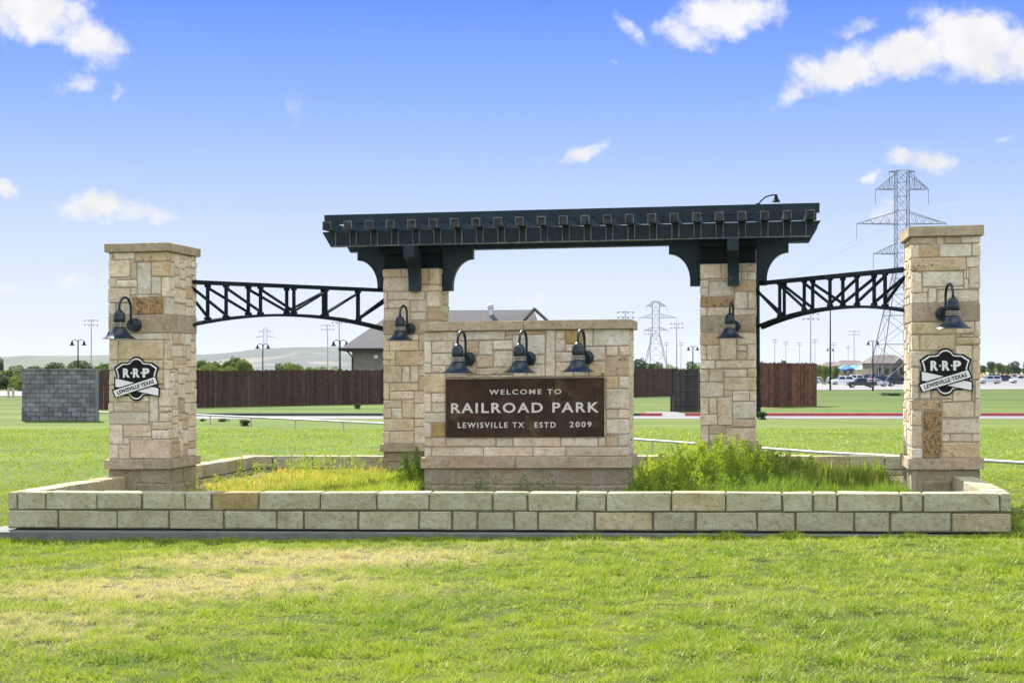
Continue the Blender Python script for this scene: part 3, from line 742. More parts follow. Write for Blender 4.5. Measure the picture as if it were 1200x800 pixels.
# ------------------------------------------------------------------ pergola
pg = empty('pergola', mon(mlt, 8.0, 4.6), -TH, 'dark green steel pergola of beams and rafters resting on the two middle pillars', 'pergola')
def L_(t, v, zz): return (t-mlt, v-8.0, zz-4.6)       # monument coordinates to pergola coordinates (z follows the slope)
FV, RV = 8.72, 10.22
ta = pt(377.6, 270, FV)[0]; tb = pt(962, 258, FV)[0]
ZB0, ZB1 = 4.635, 4.925
M['steel_pale'] = mat('pale_steel', (.10, .12, .125), .6, var=.5, vscale=9)  # paler steel for flanges, stiffeners and cap rims
for (v0, nm) in ((FV, 'main_beam'), (RV, 'main_beam')):
    mb = MB(); x0, x1 = ta-mlt, tb-mlt
    mb.prism([(x0, ZB1-4.6), (x0+.17, ZB0-4.6), (x1-.17, ZB0-4.6), (x1, ZB1-4.6)], v0-8.0, v0-8.0+.10); mb.build(nm, M['steel'], pg, TAU)
    mb = MB(); mb.box(x0+.20, x1-.20, v0-8.0-.045, v0-8.0-.002, ZB0-4.6, ZB0-4.6+.018); mb.build('flange', M['steel_pale'], pg, TAU)
ZR0, ZR1 = ZB1+.003, ZB1+.155
mb = MB(); mb.box(-.072, .072, 8.30-8, 10.95-8, 0, ZR1-ZR0); raf = mb.build('rafter', M['rafter'], pg, TAU)
mb = MB(); y_ = 8.30-8; h_ = ZR1-ZR0
mb.box(-.080, .080, y_-.022, y_-.002, -.006, h_+.006); ecap = mb.build('end_cap', M['end_dark'], raf)
mb = MB()
for b in ((-.080, .080, h_-.010, h_+.006), (-.080, -.066, .0, h_-.011), (.066, .080, .0, h_-.011)): mb.box(b[0], b[1], y_-.034, y_-.0225, b[2], b[3])
erim = mb.build('cap_rim', M['steel_pale'], raf); erim['kind'] = 'stuff'
stf = None
rx0 = pt(383.2, 263, 8.3)[0]; rx1 = pt(949.5, 247, 8.3)[0]
for i in range(23):
    o = raf if i == 0 else raf.copy()
    if i:
        COL.objects.link(o); o.parent = pg
        for ch in (ecap, erim): c_ = ch.copy(); COL.objects.link(c_); c_.parent = o
    tt = rx0+(rx1-rx0)*i/22; o.location = (tt-mlt, 0, ZR0-4.6+TAU*(tt-mlt))
    for dx in (-.060, .066):
        if tt-mlt+dx < ta-mlt+.2 or tt+dx > tb-.2: continue
        if stf is None:
            mb = MB(); mb.box(-.008, .008, FV-8-.040, FV-8-.002, .020, ZB1-ZB0-.004); stf = o2 = mb.build('stiffener', M['steel_pale'], pg)
        else: o2 = stf.copy(); COL.objects.link(o2); o2.parent = pg
        o2.location = (tt-mlt+dx, 0, ZB0-4.6+TAU*(tt-mlt+dx))
for v0 in (8.80, 10.30):
    mb = MB(); mb.box(ta-mlt+.02, tb-mlt-.02, v0-8, v0-8+.14, ZR1-4.6+.003, ZR1-4.6+.178); mb.build('upper_beam', M['steel'], pg, TAU)
# lower flange lip of the front beam
def bracket_poly(reach=.60, drop=.83, leg=.20, end=.22):
    n = 10; p = [(0, 0), (reach, 0), (reach, -end)]
    rx, rz = reach-leg, drop-end-.10
    for i in range(n+1):
        a_ = R(90)*i/n; p.append((leg+rx*(1-math.sin(a_)), -end-rz*(1-math.cos(a_))))
    p += [(leg, -drop), (0, -drop)]
    q = []
    for x in p:
        if not q or math.dist(x, q[-1]) > 1e-4: q.append(x)
    return q
BT = ZB0-.004
for (tp, Wp, Zp) in ((mlt, mlW, mlZ[0]), (mrt, mrW, mrZ[0])):
    cx = tp+Wp/2-mlt; ztop = BT-4.6
    for k_, (dx, dy, a_) in enumerate(((Wp/2+.004, 9.12-8, 0), (-Wp/2-.004, 9.12+.12-8, 180), (0.1, 9.05-8-.004, -90), (-.1, 9.05+mlD-8+.004, 90))):
        mb = MB(); th = .10 if k_ < 2 else .105
        mb.prism([(x, zz) for (x, zz) in bracket_poly(.60 if k_ < 2 else .66)][::-1], -th, th)
        o = mb.build('curved_bracket', M['steel'], pg)
        o.location = (cx+dx, dy+(.3 if k_ < 2 else 0), ztop+.0+TAU*cx - (.02 if k_ > 1 else 0)); o.rotation_euler = (0, 0, R(a_))
    mb = MB(); mb.box(cx-Wp/2-.0, cx+Wp/2+.0, 9.16-8, 9.95-8, Zp-4.6+.002, BT-4.6+.02); mb.build('post_box', M['steel_clean'], pg, TAU)
    mb = MB(); mb.box(cx-Wp/2-.03, cx+Wp/2+.03, 8.90-8, 9.02-8, BT-4.6-.12, BT-4.6-.003); mb.build('cross_plate', M['steel_clean'], pg, TAU); mb = MB(); mb.box(cx-Wp/2-.03, cx+Wp/2+.03, 10.1-8, 10.2-8, BT-4.6-.12, BT-4.6-.003); mb.build('cross_plate', M['steel_clean'], pg, TAU)

# ------------------------------------------------------------------ arched trusses
def truss(label, I, O, arch, pxs_a, pxs_b, cen_a, cen_b, ztopI, ztopO, zbI, zbM, zbO):
    """I, O: world x,y of the inner and outer end; lattice positions come from the picture columns where the uprights stand"""
    I = Vector((*I, 0)); O = Vector((*O, 0)); Ld = (O-I).length; d = (O-I).normalized(); n = Vector((-d.y, d.x, 0))
    if n.y < 0: n = -n
    root = empty('steel_truss', (I.x, I.y, 0), math.atan2(d.y, d.x), label, 'truss', 'arched steel trusses between the pillars')
    sgn = 1 if Vector((-d.y, d.x, 0)).y > 0 else -1
    def s_of(px, off):
        u = (px-600)/FPX; Pn = I+n*off
        return (u*Pn.y-Pn.x)/(d.x-u*d.y)
    def top(s): return ztopI+(ztopO-ztopI)*s/Ld
    def bot(s):
        q = s/Ld; a_ = 2*q*q*(zbI+zbO-2*zbM)+q*(4*zbM-3*zbI-zbO)+zbI
        return a_
    for off, pxs, cen in ((0., pxs_a, cen_a), (.17, pxs_b, cen_b)):
        y = sgn*off
        ss = sorted(s_of(p, off) for p in pxs); sc = s_of(cen, off)
        ss = [s for s in ss if -.05 < s < Ld+.05]
        mb = MB(); mb.bar((-.3, y, top(0)), (Ld+.02, y, top(Ld)), .06, .062); mb.build('top_chord', M['truss'], root)
        mb = MB(); N = 18
        for i in range(N):
            a_, b_ = Ld*i/N, Ld*(i+1)/N; mb.bar((a_-.004, y, bot(a_)), (b_+.004, y, bot(b_)), .06, .046)
        mb.build('bottom_chord', M['truss'], root)
        for s in ss:
            mb = MB(); mb.bar((s, y, bot(s)+.03), (s, y, top(s)-.04), .046, .046, (0, 1, 0)); mb.build('upright', M['truss'], root)
            mb = MB(); mb.box(s-.06, s+.06, y-.03, y+.03, bot(s)+.02, bot(s)+.065); mb.build('gusset', M['truss'], root)
            mb = MB(); mb.box(s-.05, s+.05, y-.03, y+.03, top(s)-.075, top(s)-.03); mb.build('gusset', M['truss'], root)
        al = [-.35 if off else 0.]+ss+[Ld] if ss and ss[0] > .3 else ss+[Ld]
        for a_, b_ in zip(al[:-1], al[1:]):
            if b_-a_ < .2: continue
            if (a_+b_)/2 < sc: p0, p1 = (a_, y, top(a_)-.08), (b_, y, bot(b_)+.07)
            else: p0, p1 = (a_, y, bot(a_)+.07), (b_, y, top(b_)-.08)
            mb = MB(); mb.bar(p0, p1, .038, .038); mb.build('diagonal', M['truss'], root)
    return root
def w2(t, v): return mon(t, v, 0)[:2]
truss('arched lattice truss between the leftmost pillar and the pergola', w2(mlt+.03, 9.6), w2(plt+plW-.03, 4.75), 0,
      [265, 305.3, 344.4, 382, 420], [197, 243.4, 291, 336, 379, 419], 344.4, 336, 3.80, 3.73, 3.02, 3.24, 3.0)
truss('arched lattice truss between the rightmost pillar and the pergola', w2(mrt+mrW-.03, 9.6), w2(prt+.03, 4.75), 0,
      [913.7, 942.5, 972.6, 1004.3, 1037.2], [919.1, 952.4, 987.7, 1024.4, 1062.6], 972.6, 987.7, 3.88, 3.84, 3.04, 3.31, 3.18)

# ------------------------------------------------------------------ planter walls
PT = .30
planter = empty('planter_wall', mon(0, .3, 0), -TH, 'low planter wall of two courses of pale cut blocks round the monument', 'wall')
ZP = [pt(600, y, .3)[1] for y in (576.4, 597.2, 616.4)]     # top, bed joint, bottom
ZP = [.605, .357, .105]
def wall_run(p0, p1, joints_list, seed, y_out=0., thick=PT, kinds=None):
    """p0, p1 in monument (t, v); blocks with their outer face on that line"""
    rng = random.Random(seed); a = Vector(p0); b = Vector(p1); Ln = (b-a).length; ang = math.atan2((b-a).y, (b-a).x)
    cs, sn = math.cos(ang), math.sin(ang)
    for ci, (z1_, z0_) in enumerate(((ZP[0], ZP[1]+.012), (ZP[1]-.012, ZP[2]))):
        if joints_list: js = joints_list[ci]
        else:
            js = [0]; s = rng.uniform(.2, .5) if ci else rng.uniform(.45, .8)
            while s < Ln-.3: js.append(s); s += rng.uniform(.42, .86)
            js.append(Ln)
        for k_, (s0, s1) in enumerate(zip(js[:-1], js[1:])):
            mb = MB(); L2 = (s1-s0)/2-.013; pr = rng.uniform(-.006, .012)
            stone_mesh(mb, -L2, L2, -pr, thick, 0, z1_-z0_, rng, .010, .007)
            kd = (kinds or {}).get((ci, k_), rng.choice('p' if kinds is not None else 'ppppoo'))
            m = (s0+s1)/2; tt = a.x+cs*m; vv = a.y+sn*m
            o = mb.build('block', M['stone'], planter, TAU*cs)
            o.location = (tt, vv-.3, z0_+TAU*tt); o.rotation_euler = (0, 0, ang)
            c, ru = KIND[kd]; f = rng.uniform(.9, 1.08); o.color = (c[0]*f, c[1]*f, c[2]*f, 1-ru)
    mb = MB(); mb.box(.02, Ln-.02, .016, thick-.016, 0, ZP[0]-ZP[2]-.018)
    o = mb.build('mortar_bed', M['mortar_grey'], planter, TAU*cs); o.location = (a.x, a.y-.3, ZP[2]+.0+TAU*a.x-.01); o.rotation_euler = (0, 0, ang)
cl = pt(8.5, 600, .3)[0]; crr = pt(1185.6, 600, .3)[0]
JT = [20, 53.2, 113.3, 166.3, 216.8, 247.6, 303, 375.3, 441.3, 502.8, 577, 618, 675.3, 710.3, 786.8, 850.3, 916.5, 952.8, 981, 1055.8, 1081.8, 1171.8]
JB = [68, 136.8, 197.8, 261.8, 324.5, 356, 419.5, 491, 529.5, 559.5, 602.5, 630.3, 696.5, 765, 815, 887, 932.3, 1001, 1042.8, 1115]
jt = [0]+[pt(x, 586, .3)[0]-cl for x in JT]+[crr-cl]; jb = [0]+[pt(x, 606, .3)[0]-cl for x in JB]+[crr-cl]
wall_run((cl, .3), (crr, .3), [jt, jb], 90, kinds={(0, 6): 'q', (0, 15): 'o', (1, 13): 'o', (1, 20): 'o', (1, 3): 'p'})
def inv(x, y):      # world to monument
    y -= D0; return (x*ct-y*st_, x*st_+y*ct)
BL = inv(-5.33, 32.5); BR = inv(7.67, 30.0)
wall_run(BL, (cl, .3+PT+.02), None, 91)          # outer face on the outside: runs from back to front on the left
wall_run((crr, .3+PT+.02), BR, None, 92)
rv = (Vector(BL), Vector(BR)); wall_run((BR[0], BR[1]), (BL[0], BL[1]), None, 93)
# concrete footing
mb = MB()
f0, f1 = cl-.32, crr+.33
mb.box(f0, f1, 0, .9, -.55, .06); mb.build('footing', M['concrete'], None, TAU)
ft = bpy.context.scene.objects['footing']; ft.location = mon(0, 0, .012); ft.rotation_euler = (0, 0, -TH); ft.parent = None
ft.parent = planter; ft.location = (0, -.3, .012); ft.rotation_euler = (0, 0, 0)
# soil inside
def poly_w(pts): return [mon(t, v, 0) for (t, v) in pts]
inner = [(cl+.2, .5), (crr-.2, .5), (BR[0]-.2, BR[1]-.2), (BL[0]+.2, BL[1]-.2)]
mb = MB(); vs = []
N = 24
def bil(i, j):
    a = i/N; b = j/N
    q0 = Vector(inner[0]).lerp(Vector(inner[1]), a); q1 = Vector(inner[3]).lerp(Vector(inner[2]), a); q = q0.lerp(q1, b)
    return mon(q.x, q.y, .27+.03*math.sin(i*1.3)*math.sin(j*1.7))
mb.v = [bil(i, j) for j in range(N+1) for i in range(N+1)]
mb.f = [(j*(N+1)+i, j*(N+1)+i+1, (j+1)*(N+1)+i+1, (j+1)*(N+1)+i) for j in range(N) for i in range(N)]
tag(mb.build('planter_soil', M['soil']), kind='structure')

# ------------------------------------------------------------------ grass and weeds
def tri_mesh(name, V, n_per, m, tone=None, faces=None):
    me = bpy.data.meshes.new(name); nv = len(V)
    if faces is None:
        nf = nv//n_per; me.vertices.add(nv); me.vertices.foreach_set('co', V.astype(np.float32).ravel())
        me.loops.add(nv); me.loops.foreach_set('vertex_index', np.arange(nv, dtype=np.int32))
        me.polygons.add(nf); me.polygons.foreach_set('loop_start', np.arange(0, nv, n_per, dtype=np.int32))
        me.polygons.foreach_set('loop_total', np.full(nf, n_per, dtype=np.int32))
    me.update(); me.validate()
    if tone is not None:
        at_ = me.attributes.new('tone', 'FLOAT', 'POINT'); at_.data.foreach_set('value', tone.astype(np.float32))
    me.materials.append(m); o = bpy.data.objects.new(name, me); COL.objects.link(o); return o
def inside_poly(x, y, poly):
    ins = np.zeros(len(x), bool); n = len(poly)
    for i in range(n):
        x0, y0 = poly[i]; x1, y1 = poly[(i+1) % n]
        c = ((y0 > y) != (y1 > y)) & (x < (x1-x0)*(y-y0)/(y1-y0+1e-12)+x0); ins ^= c
    return ins
excl = [mon(*p, 0)[:2] for p in ((f0, 0.0), (f1, 0.0), (crr+.0, .9), (BR[0]+.0, BR[1]+.0), (BL[0], BL[1]), (cl, .9), (f0, .9))]
rg = np.random.default_rng(7)
def blades(x, y, h, w, lean, zb, tone):
    n = len(x); a = rg.uniform(0, 2*np.pi, n); la = rg.uniform(0, 2*np.pi, n); ll = h*rg.uniform(.1, lean, n)
    V = np.empty((n, 3, 3)); wx, wy = np.cos(a)*w/2, np.sin(a)*w/2
    V[:, 0, 0] = x-wx; V[:, 0, 1] = y-wy; V[:, 0, 2] = zb
    V[:, 1, 0] = x+wx; V[:, 1, 1] = y+wy; V[:, 1, 2] = zb
    V[:, 2, 0] = x+np.cos(la)*ll; V[:, 2, 1] = y+np.sin(la)*ll; V[:, 2, 2] = zb+h
    return V.reshape(-1, 3), np.repeat(tone, 3)
NG = np.random.default_rng(77).random((512, 512))
def vnoise(x, y):
    xi = np.floor(x).astype(int); yi = np.floor(y).astype(int); fx = x-xi; fy = y-yi; fx = fx*fx*(3-2*fx); fy = fy*fy*(3-2*fy)
    a = NG[xi % 512, yi % 512]; b = NG[(xi+1) % 512, yi % 512]; c = NG[xi % 512, (yi+1) % 512]; d = NG[(xi+1) % 512, (yi+1) % 512]
    return (a*(1-fx)+b*fx)*(1-fy)+(c*(1-fx)+d*fx)*fy
def lawn(y0, y1, dens, hh, w, slack=1.2):
    A = 0; n = int((y1-y0)*((y0+y1)*.33+2*slack)*dens)
    y = rg.uniform(y0, y1, n); hx = y*.33+slack; x = rg.uniform(-1, 1, n)*hx
    keep = rg.random(n) < hx/(y1*.33+slack); x, y = x[keep], y[keep]
    k2 = ~inside_poly(x, y, excl); x, y = x[k2], y[k2]
    # clumps: taller and denser by a smooth random field
    cl_ = .55*vnoise(x*6, y*6)+.45*vnoise(x*13+5, y*13+9); big = vnoise(x*1.1+3, y*1.6); n = len(x)
    k3 = rg.random(n) < .12+1.5*cl_**1.5; x, y, cl_, big = x[k3], y[k3], cl_[k3], big[k3]; n = len(x)
    h = hh*(.15+2.1*cl_**2.2)*(.75+.5*big)*rg.uniform(.5, 1.25, n)
    return blades(x, y, h, w*rg.uniform(.6, 1.5, n), 1.6, gz_(x, y)-.012+.055*vnoise(x*4.5+7, y*4.5)*np.clip((np.abs(y-(D0-x*.1495))-.15)/.6, 0, 1), rg.random(n)**2.5)
def tufts():
    n = 150; cx = rg.uniform(-7, 7, n); cy = rg.uniform(11, 22, n); o = ~inside_poly(cx, cy-.3, excl) & ~inside_poly(cx, cy+.3, excl); cx, cy = cx[o], cy[o]
    per = 110; x = np.repeat(cx, per)+rg.normal(0, .085, len(cx)*per); y = np.repeat(cy, per)+rg.normal(0, .06, len(cx)*per)
    return blades(x, y, .10*rg.uniform(.3, 1, len(x)), .010*rg.uniform(.6, 1.5, len(x)), 1.1, gz_(x, y), .0*x)
def fringe():
    n = 15000; t_ = rg.uniform(f0-.1, f1+.1, n); v_ = -.01-np.abs(rg.normal(0, .10, n)); x = t_*ct+v_*st_; y = D0-t_*st_+v_*ct
    hh = .012+.12*vnoise(x*2.2+40, y*0+3)**1.6*vnoise(x*11, y*9)
    return blades(x, y, hh*rg.uniform(.5, 1.3, n)+.02, .011*rg.uniform(.6, 1.5, n), 1.0, gz_(x, y), rg.random(n)*.3)
Vs, Ts = zip(tufts(), fringe(), lawn(10.2, 14.5, 3900, .055, .0105), lawn(14.5, 18.5, 3300, .055, .0115), lawn(18.5, 22.8, 2700, .055, .013), lawn(22.8, 34, 900, .05, .018), lawn(34, 60, 260, .05, .03))
go = tri_mesh('grass', np.concatenate(Vs), 3, M['grass'], np.concatenate(Ts))
tag(go, 'short mown yellow-green grass growing over the lawn', 'grass', kind='stuff')

def long_blades(pts_xy, zb, h, w, segs=3, droop=.6):
    """bent tapering blades made of triangles strips: returns triangle soup"""
    n = len(pts_xy); x, y = pts_xy[:, 0], pts_xy[:, 1]; a = rg.uniform(0, 2*np.pi, n); d = rg.uniform(.15, droop, n)*h
    out = []; P_ = []
    for s in range(segs+1):
        q = s/segs; c = np.stack([x+np.cos(a)*d*q**1.8, y+np.sin(a)*d*q**1.8, zb+h*q*(1-.22*q*d/h)], 1); ww = w*(1-q)**.7/2
        px_, py_ = -np.sin(a)*ww, np.cos(a)*ww
        P_.append((c-np.stack([px_, py_, 0*px_], 1), c+np.stack([px_, py_, 0*px_], 1)))
    for s in range(segs):
        (l0, r0), (l1, r1) = P_[s], P_[s+1]
        out.append(np.stack([l0, r0, r1], 1))
        if s < segs-1: out.append(np.stack([l0, r1, l1], 1))
    return np.concatenate(out).reshape(-1, 3), len(out)
def region(name, label, poly_tv, n, h, w, m, droop=.7, zb=.27, hfun=None, cat='weeds'):
    P_ = np.array(poly_tv); mn, mx = P_.min(0), P_.max(0); q = rg.uniform(mn, mx, (n*3, 2)); q = q[inside_poly(q[:, 0], q[:, 1], poly_tv)][:n]
    hh = h*rg.uniform(.45, 1.1, len(q))*(.75+.35*np.sin(q[:, 0]*3.1+q[:, 1]*2.3)*np.sin(q[:, 1]*3.7))
    if hfun is not None: hh = hh*hfun(q[:, 0], q[:, 1])
    X = q[:, 0]*ct+q[:, 1]*st_; Y = D0-q[:, 0]*st_+q[:, 1]*ct
    V, k_ = long_blades(np.stack([X, Y], 1), zb+TAU*q[:, 0], hh, w*rg.uniform(.6, 1.3, len(q)), droop=droop)
    tone = np.tile(np.repeat(rg.random(len(q)), 3), k_)
    return tag(tri_mesh(name, V, 3, m, tone), label, cat, kind='stuff')
def leafy(name, label, stems, m, leaf=.03, per=46, spread=.16, cat='weeds', kind='stuff', zb=.27):
    """upright leafy stems (t, v, height): small diamond leaves on arching stems"""
    V = []; T_ = []
    for (t, v, h) in stems:
        x0, y0, z0_ = mon(t, v, zb); la = rg.uniform(0, 6.28); ll = h*rg.uniform(.05, .35)
        n = int(per*h/.5)
        q = rg.random(n)**.8; ax = x0+np.cos(la)*ll*q**1.5; ay = y0+np.sin(la)*ll*q**1.5; az = z0_+h*q
        r = spread*rg.random(n)*(1.15-q)*(.4+h)+.012; an = rg.uniform(0, 6.28, n)
        cx, cy, cz = ax+np.cos(an)*r, ay+np.sin(an)*r, az+rg.uniform(-.02, .04, n)
        L = leaf*rg.uniform(.5, 1.2, n); b1 = rg.normal(size=(n, 3)); b1 /= np.linalg.norm(b1, axis=1)[:, None]
        b2 = np.cross(b1, rg.normal(size=(n, 3))); b2 /= np.linalg.norm(b2, axis=1)[:, None]
        c = np.stack([cx, cy, cz], 1); A = c-b1*L[:, None]; B = c+b2*L[:, None]*.32; C_ = c+b1*L[:, None]; D_ = c-b2*L[:, None]*.32
        V.append(np.stack([A, B, C_, A, C_, D_], 1).reshape(-1, 3)); T_.append(np.repeat(rg.random(n), 6))
        ns = 5; qs = np.linspace(0, 1, ns+1); sx = x0+np.cos(la)*ll*qs**1.5; sy = y0+np.sin(la)*ll*qs**1.5; sz = z0_+h*qs
        for i in range(ns):
            wv = .004
            V.append(np.array([[sx[i]-wv, sy[i], sz[i]], [sx[i]+wv, sy[i], sz[i]], [sx[i+1], sy[i+1], sz[i+1]]])); T_.append(np.full(3, .6))
    return tag(tri_mesh(name, np.concatenate(V), 3, m, np.concatenate(T_)), label, cat, kind=kind)
# left bed: golden grass; right bed: weeds and green grass
sl = t0
region('weeds', 'golden yellow grass filling the left half of the planter', [(cl+1.5, 1.0), (sl-.05, 1.0), (mlt+.6, 8.9), (BL[0]+1.0, BL[1]-.5), (plt+plW+.15, 3.5)], 26000, .23, .014, M['weed_gold'])
region('weeds', 'bright green grass among the golden grass left of the sign wall', [(sl-2.9, 1.0), (sl-.05, 1.0), (sl-.05, 7.5), (sl-2.0, 8.0)], 14000, .27, .016, M['weed_lime'], hfun=lambda a, b: np.clip(1.2+(a-sl)*.18, .4, 1.3))
sr = t0+SWd
region('weeds', 'green grass growing in front of and right of the weed thicket', [(sr+.05, 1.0), (prt-.1, 1.0), (prt-.15, 5.0), (BR[0]-.9, BR[1]-.4), (sr+.3, 9.9)], 30000, .36, .017, M['weed_green'])
region('weeds', 'pale seeding grass beside the planter back wall at right', [(mrt+1.4, 4.5), (prt-.2, 3.5), (BR[0]-1.0, 9.0), (mrt+1.5, 9.2)], 900, .60, .010, M['weed_gold'], droop=.35)
rr = random.Random(5)
def clump(tc_, vc, rt, rv_, n, h, hv=.4):
    o = []
    for _ in range(n):
        a_ = rr.uniform(0, 6.28); r_ = math.sqrt(rr.random()); k_ = 1-.55*r_*r_
        o.append((tc_+rt*r_*math.cos(a_), vc+rv_*r_*math.sin(a_), h*k_*rr.uniform(1-hv, 1.1)))
    return o
tw = pt(848, 540, 7.6)[0]
leafy('weeds', 'tall lime green weed thicket in front of the pillar right of the sign wall', clump(tw-.15, 7.5, 1.25, 1.3, 250, .80)+clump(tw-1.3, 6.8, .7, 1.4, 80, .38), M['weed_lime'], .034, 60, .17)
leafy('weeds', 'dark green leafy weeds right of the lime green thicket', clump(tw+.95, 8.2, .9, 1.0, 110, .50)+clump(tw+.2, 4.6, 1.5, 1.4, 130, .42)+clump(tw+2.2, 6.2, 1.5, 1.6, 70, .28), M['weed_green'], .032, 55, .17)
leafy('weeds', 'lime green low weeds along the right of the sign wall', clump(sr+.8, 4.5, .8, 2.6, 170, .42), M['weed_lime'], .034, 60, .2)
leafy('weeds', 'scattered pale leafy weeds before the back wall at left', clump(mlt-1.0, 8.6, 1.0, .7, 34, .62)+clump(mlt-2.6, 8.6, 1.3, .5, 20, .42), M['weed_lime'], .034, 34, .18)
bt = pt(480, 560, 6.2)[0]
leafy('weeds', 'small leafy weeds mixed through the golden grass at left', clump(sl-3.0, 5.0, 2.2, 3.0, 110, .26), M['weed_lime'], .03, 50, .2)
leafy('shrub', 'dark green bushy weed in the gap between left middle pillar and sign wall', clump(bt+.1, 6.3, .36, .5, 60, .62, .25), M['weed_green'], .03, 60, .14, cat='shrub', kind='thing')
leafy('weeds', 'low dark weeds at the foot of the sign wall', clump(t0+1.6, SV-.16, 1.3, .12, 26, .32), M['weed_green'], .028, 26, .2)

# ------------------------------------------------------------------ road, kerbs, parking
def sheet(name, m, x0, x1, y0, y1, dz=.02, nx=30, label=None):
    mb = MB(); n = nx; k_ = 4
    for j in range(k_+1):
        for i in range(n+1):
            x = x0+(x1-x0)*i/n; y = y0+(y1-y0)*j/k_; mb.v.append((x, y, float(gz_(x, y))+dz))
    mb.f = [(j*(n+1)+i, j*(n+1)+i+1, (j+1)*(n+1)+i+1, (j+1)*(n+1)+i) for j in range(k_) for i in range(n)]
    return tag(mb.build(name, m), kind='structure')
sheet('road', M['asphalt'], -15.0, 60, 71.8, 76.0, .012)
mb = MB(); mb.box(-15, 6.0, 76.0, 76.25, -.1, .14); tag(mb.build('kerb', M['darkkerb']), kind='structure')
xk = at(776, 486, 76)[0]; xk2 = at(803, 486, 76)[0]
mb = MB(); mb.box(6.0, xk, 76.0, 76.25, -.1, .15); mb.box(xk2, 60, 76.0, 76.25, -.1, .15); tag(mb.build('kerb', M['redkerb']), kind='structure')
mb = MB(); mb.box(xk-.3, xk2+.3, 76.02, 83, -.05, .016); tag(mb.build('path', M['asphalt']), kind='structure')
def ground_quad(name, m, pts, dz=.03, n=10):
    mb = MB(); Q = [Vector(on_ground(*p)[:2]) for p in pts]
    for j in range(n+1):
        for i in range(n+1):
            q = Q[0].lerp(Q[1], i/n).lerp(Q[3].lerp(Q[2], i/n), j/n); mb.v.append((q.x, q.y, float(gz_(q.x, q.y))+dz))
    mb.f = [(j*(n+1)+i, j*(n+1)+i+1, (j+1)*(n+1)+i+1, (j+1)*(n+1)+i) for j in range(n) for i in range(n)]
    return tag(mb.build(name, m), kind='structure')
ground_quad('parking_lot', M['lot'], [(930, 457.5), (1400, 455), (1400, 445.5), (880, 447)], .06)
ground_quad('road', M['asphalt'], [(-60, 465), (60, 464.5), (60, 458.5), (-60, 458.5)], .05)
M['field'] = mat('dry_field', (.30, .29, .13), .95, var=.2, vscale=.05)
ground_quad('field', M['field'], [(900, 445.3), (1500, 445.0), (1500, 436), (900, 436)], .09)

# ------------------------------------------------------------------ pipe rail
rail = empty('pipe_rail', (0, 0, 0), 0, 'long low pale pipe rail on short posts crossing the lawn behind the planter', 'rail')
RP_ = [(100, 491.5), (235, 495.8), (448, 507.5), (750, 529.8), (960, 548), (1175, 561.5), (1290, 571)]
W3 = [on_ground(*p) for p in RP_]
mb = MB(); mb.tube([(x, y, zz+.34) for (x, y, zz) in W3], .034, 8); mb.build('rail', M['galv'], rail, smooth=True)
for i in range(len(W3)-1):
    a = Vector(W3[i]); b = Vector(W3[i+1]); n = max(1, round((b-a).length/3.1))
    for k_ in range(n):
        p = a.lerp(b, (k_+.25)/n); mb = MB(); mb.tube([(p.x, p.y, float(gz_(p.x, p.y))-.1), (p.x, p.y, p.z+.33)], .028, 6); mb.build('post', M['galv'], rail)

# ------------------------------------------------------------------ wooden fences
def fence(label, a, b, h, m, pw=.14, seed=1, name='wooden_fence', front_rails=False):
    rng = random.Random(seed); a = Vector(a); b = Vector(b); Ln = (b-a).length; d = (b-a).normalized(); ang = math.atan2(d.y, d.x)
    root = empty(name, (a.x, a.y, a.z), ang, label, 'fence', None)
    sl_ = (b.z-a.z)/Ln; mb = MB(); s = 0
    while s < Ln:
        w = pw*rng.uniform(.94, 1.0); mb.box(s, s+w-.012, -.012+rng.uniform(-.008, .008), .012, sl_*s-.05, sl_*s+h+rng.uniform(-.045, .04)); s += pw
    tag(mb.build('pickets', m, root), kind='stuff')
    for zz in (.35, h*.5, h-.3):
        mb = MB(); yy = -.035 if front_rails else .035; mb.bar((0, yy, zz), (Ln, yy, zz+sl_*Ln), .04, .09); mb.build('rail', m, root)
    s = 0
    while s <= Ln+.1:
        mb = MB(); mb.box(s-.05, s+.05, .06, .16, sl_*s-.1, sl_*s+h-.05); mb.build('post', m, root); s += 2.4
    return root
A_ = on_ground(116, 479.5); B_ = on_ground(449, 473); C__ = on_ground(792, 463.8)
fence('long dark brown picket fence seen left of and behind the pergola', A_, B_, 2.12, M['wood_dark'], seed=2)
fence('dark brown picket fence seen just right of the sign wall', B_, C__, 2.2, M['wood_dark'], seed=3)
A_ = on_ground(892.5, 477); B_ = on_ground(955.5, 475.5)
fence('reddish brown picket fence right of the pergola pillar', A_, B_, 2.55, M['wood'], seed=4)
B2 = (B_[0]+1.5, B_[1]+30, B_[2])
A_ = on_ground(789, 482.5); B_ = on_ground(817.5, 481.5)
gt = fence('dark weathered gate panel standing open left of the right middle pillar', A_, B_, 2.2, M['wood_grey'], seed=5, name='fence_gate', front_rails=True)
gt['category'] = 'gate'
C3 = on_ground(818, 481.5); D3 = on_ground(842, 481.5)
mb = MB(); mb.box(C3[0]+.05, C3[0]+.17, C3[1]+.1, C3[1]+.22, -.1, 2.15); tag(mb.build('fence_post', M['wood_dark']), 'dark square fence post just right of the open gate panel', 'post')

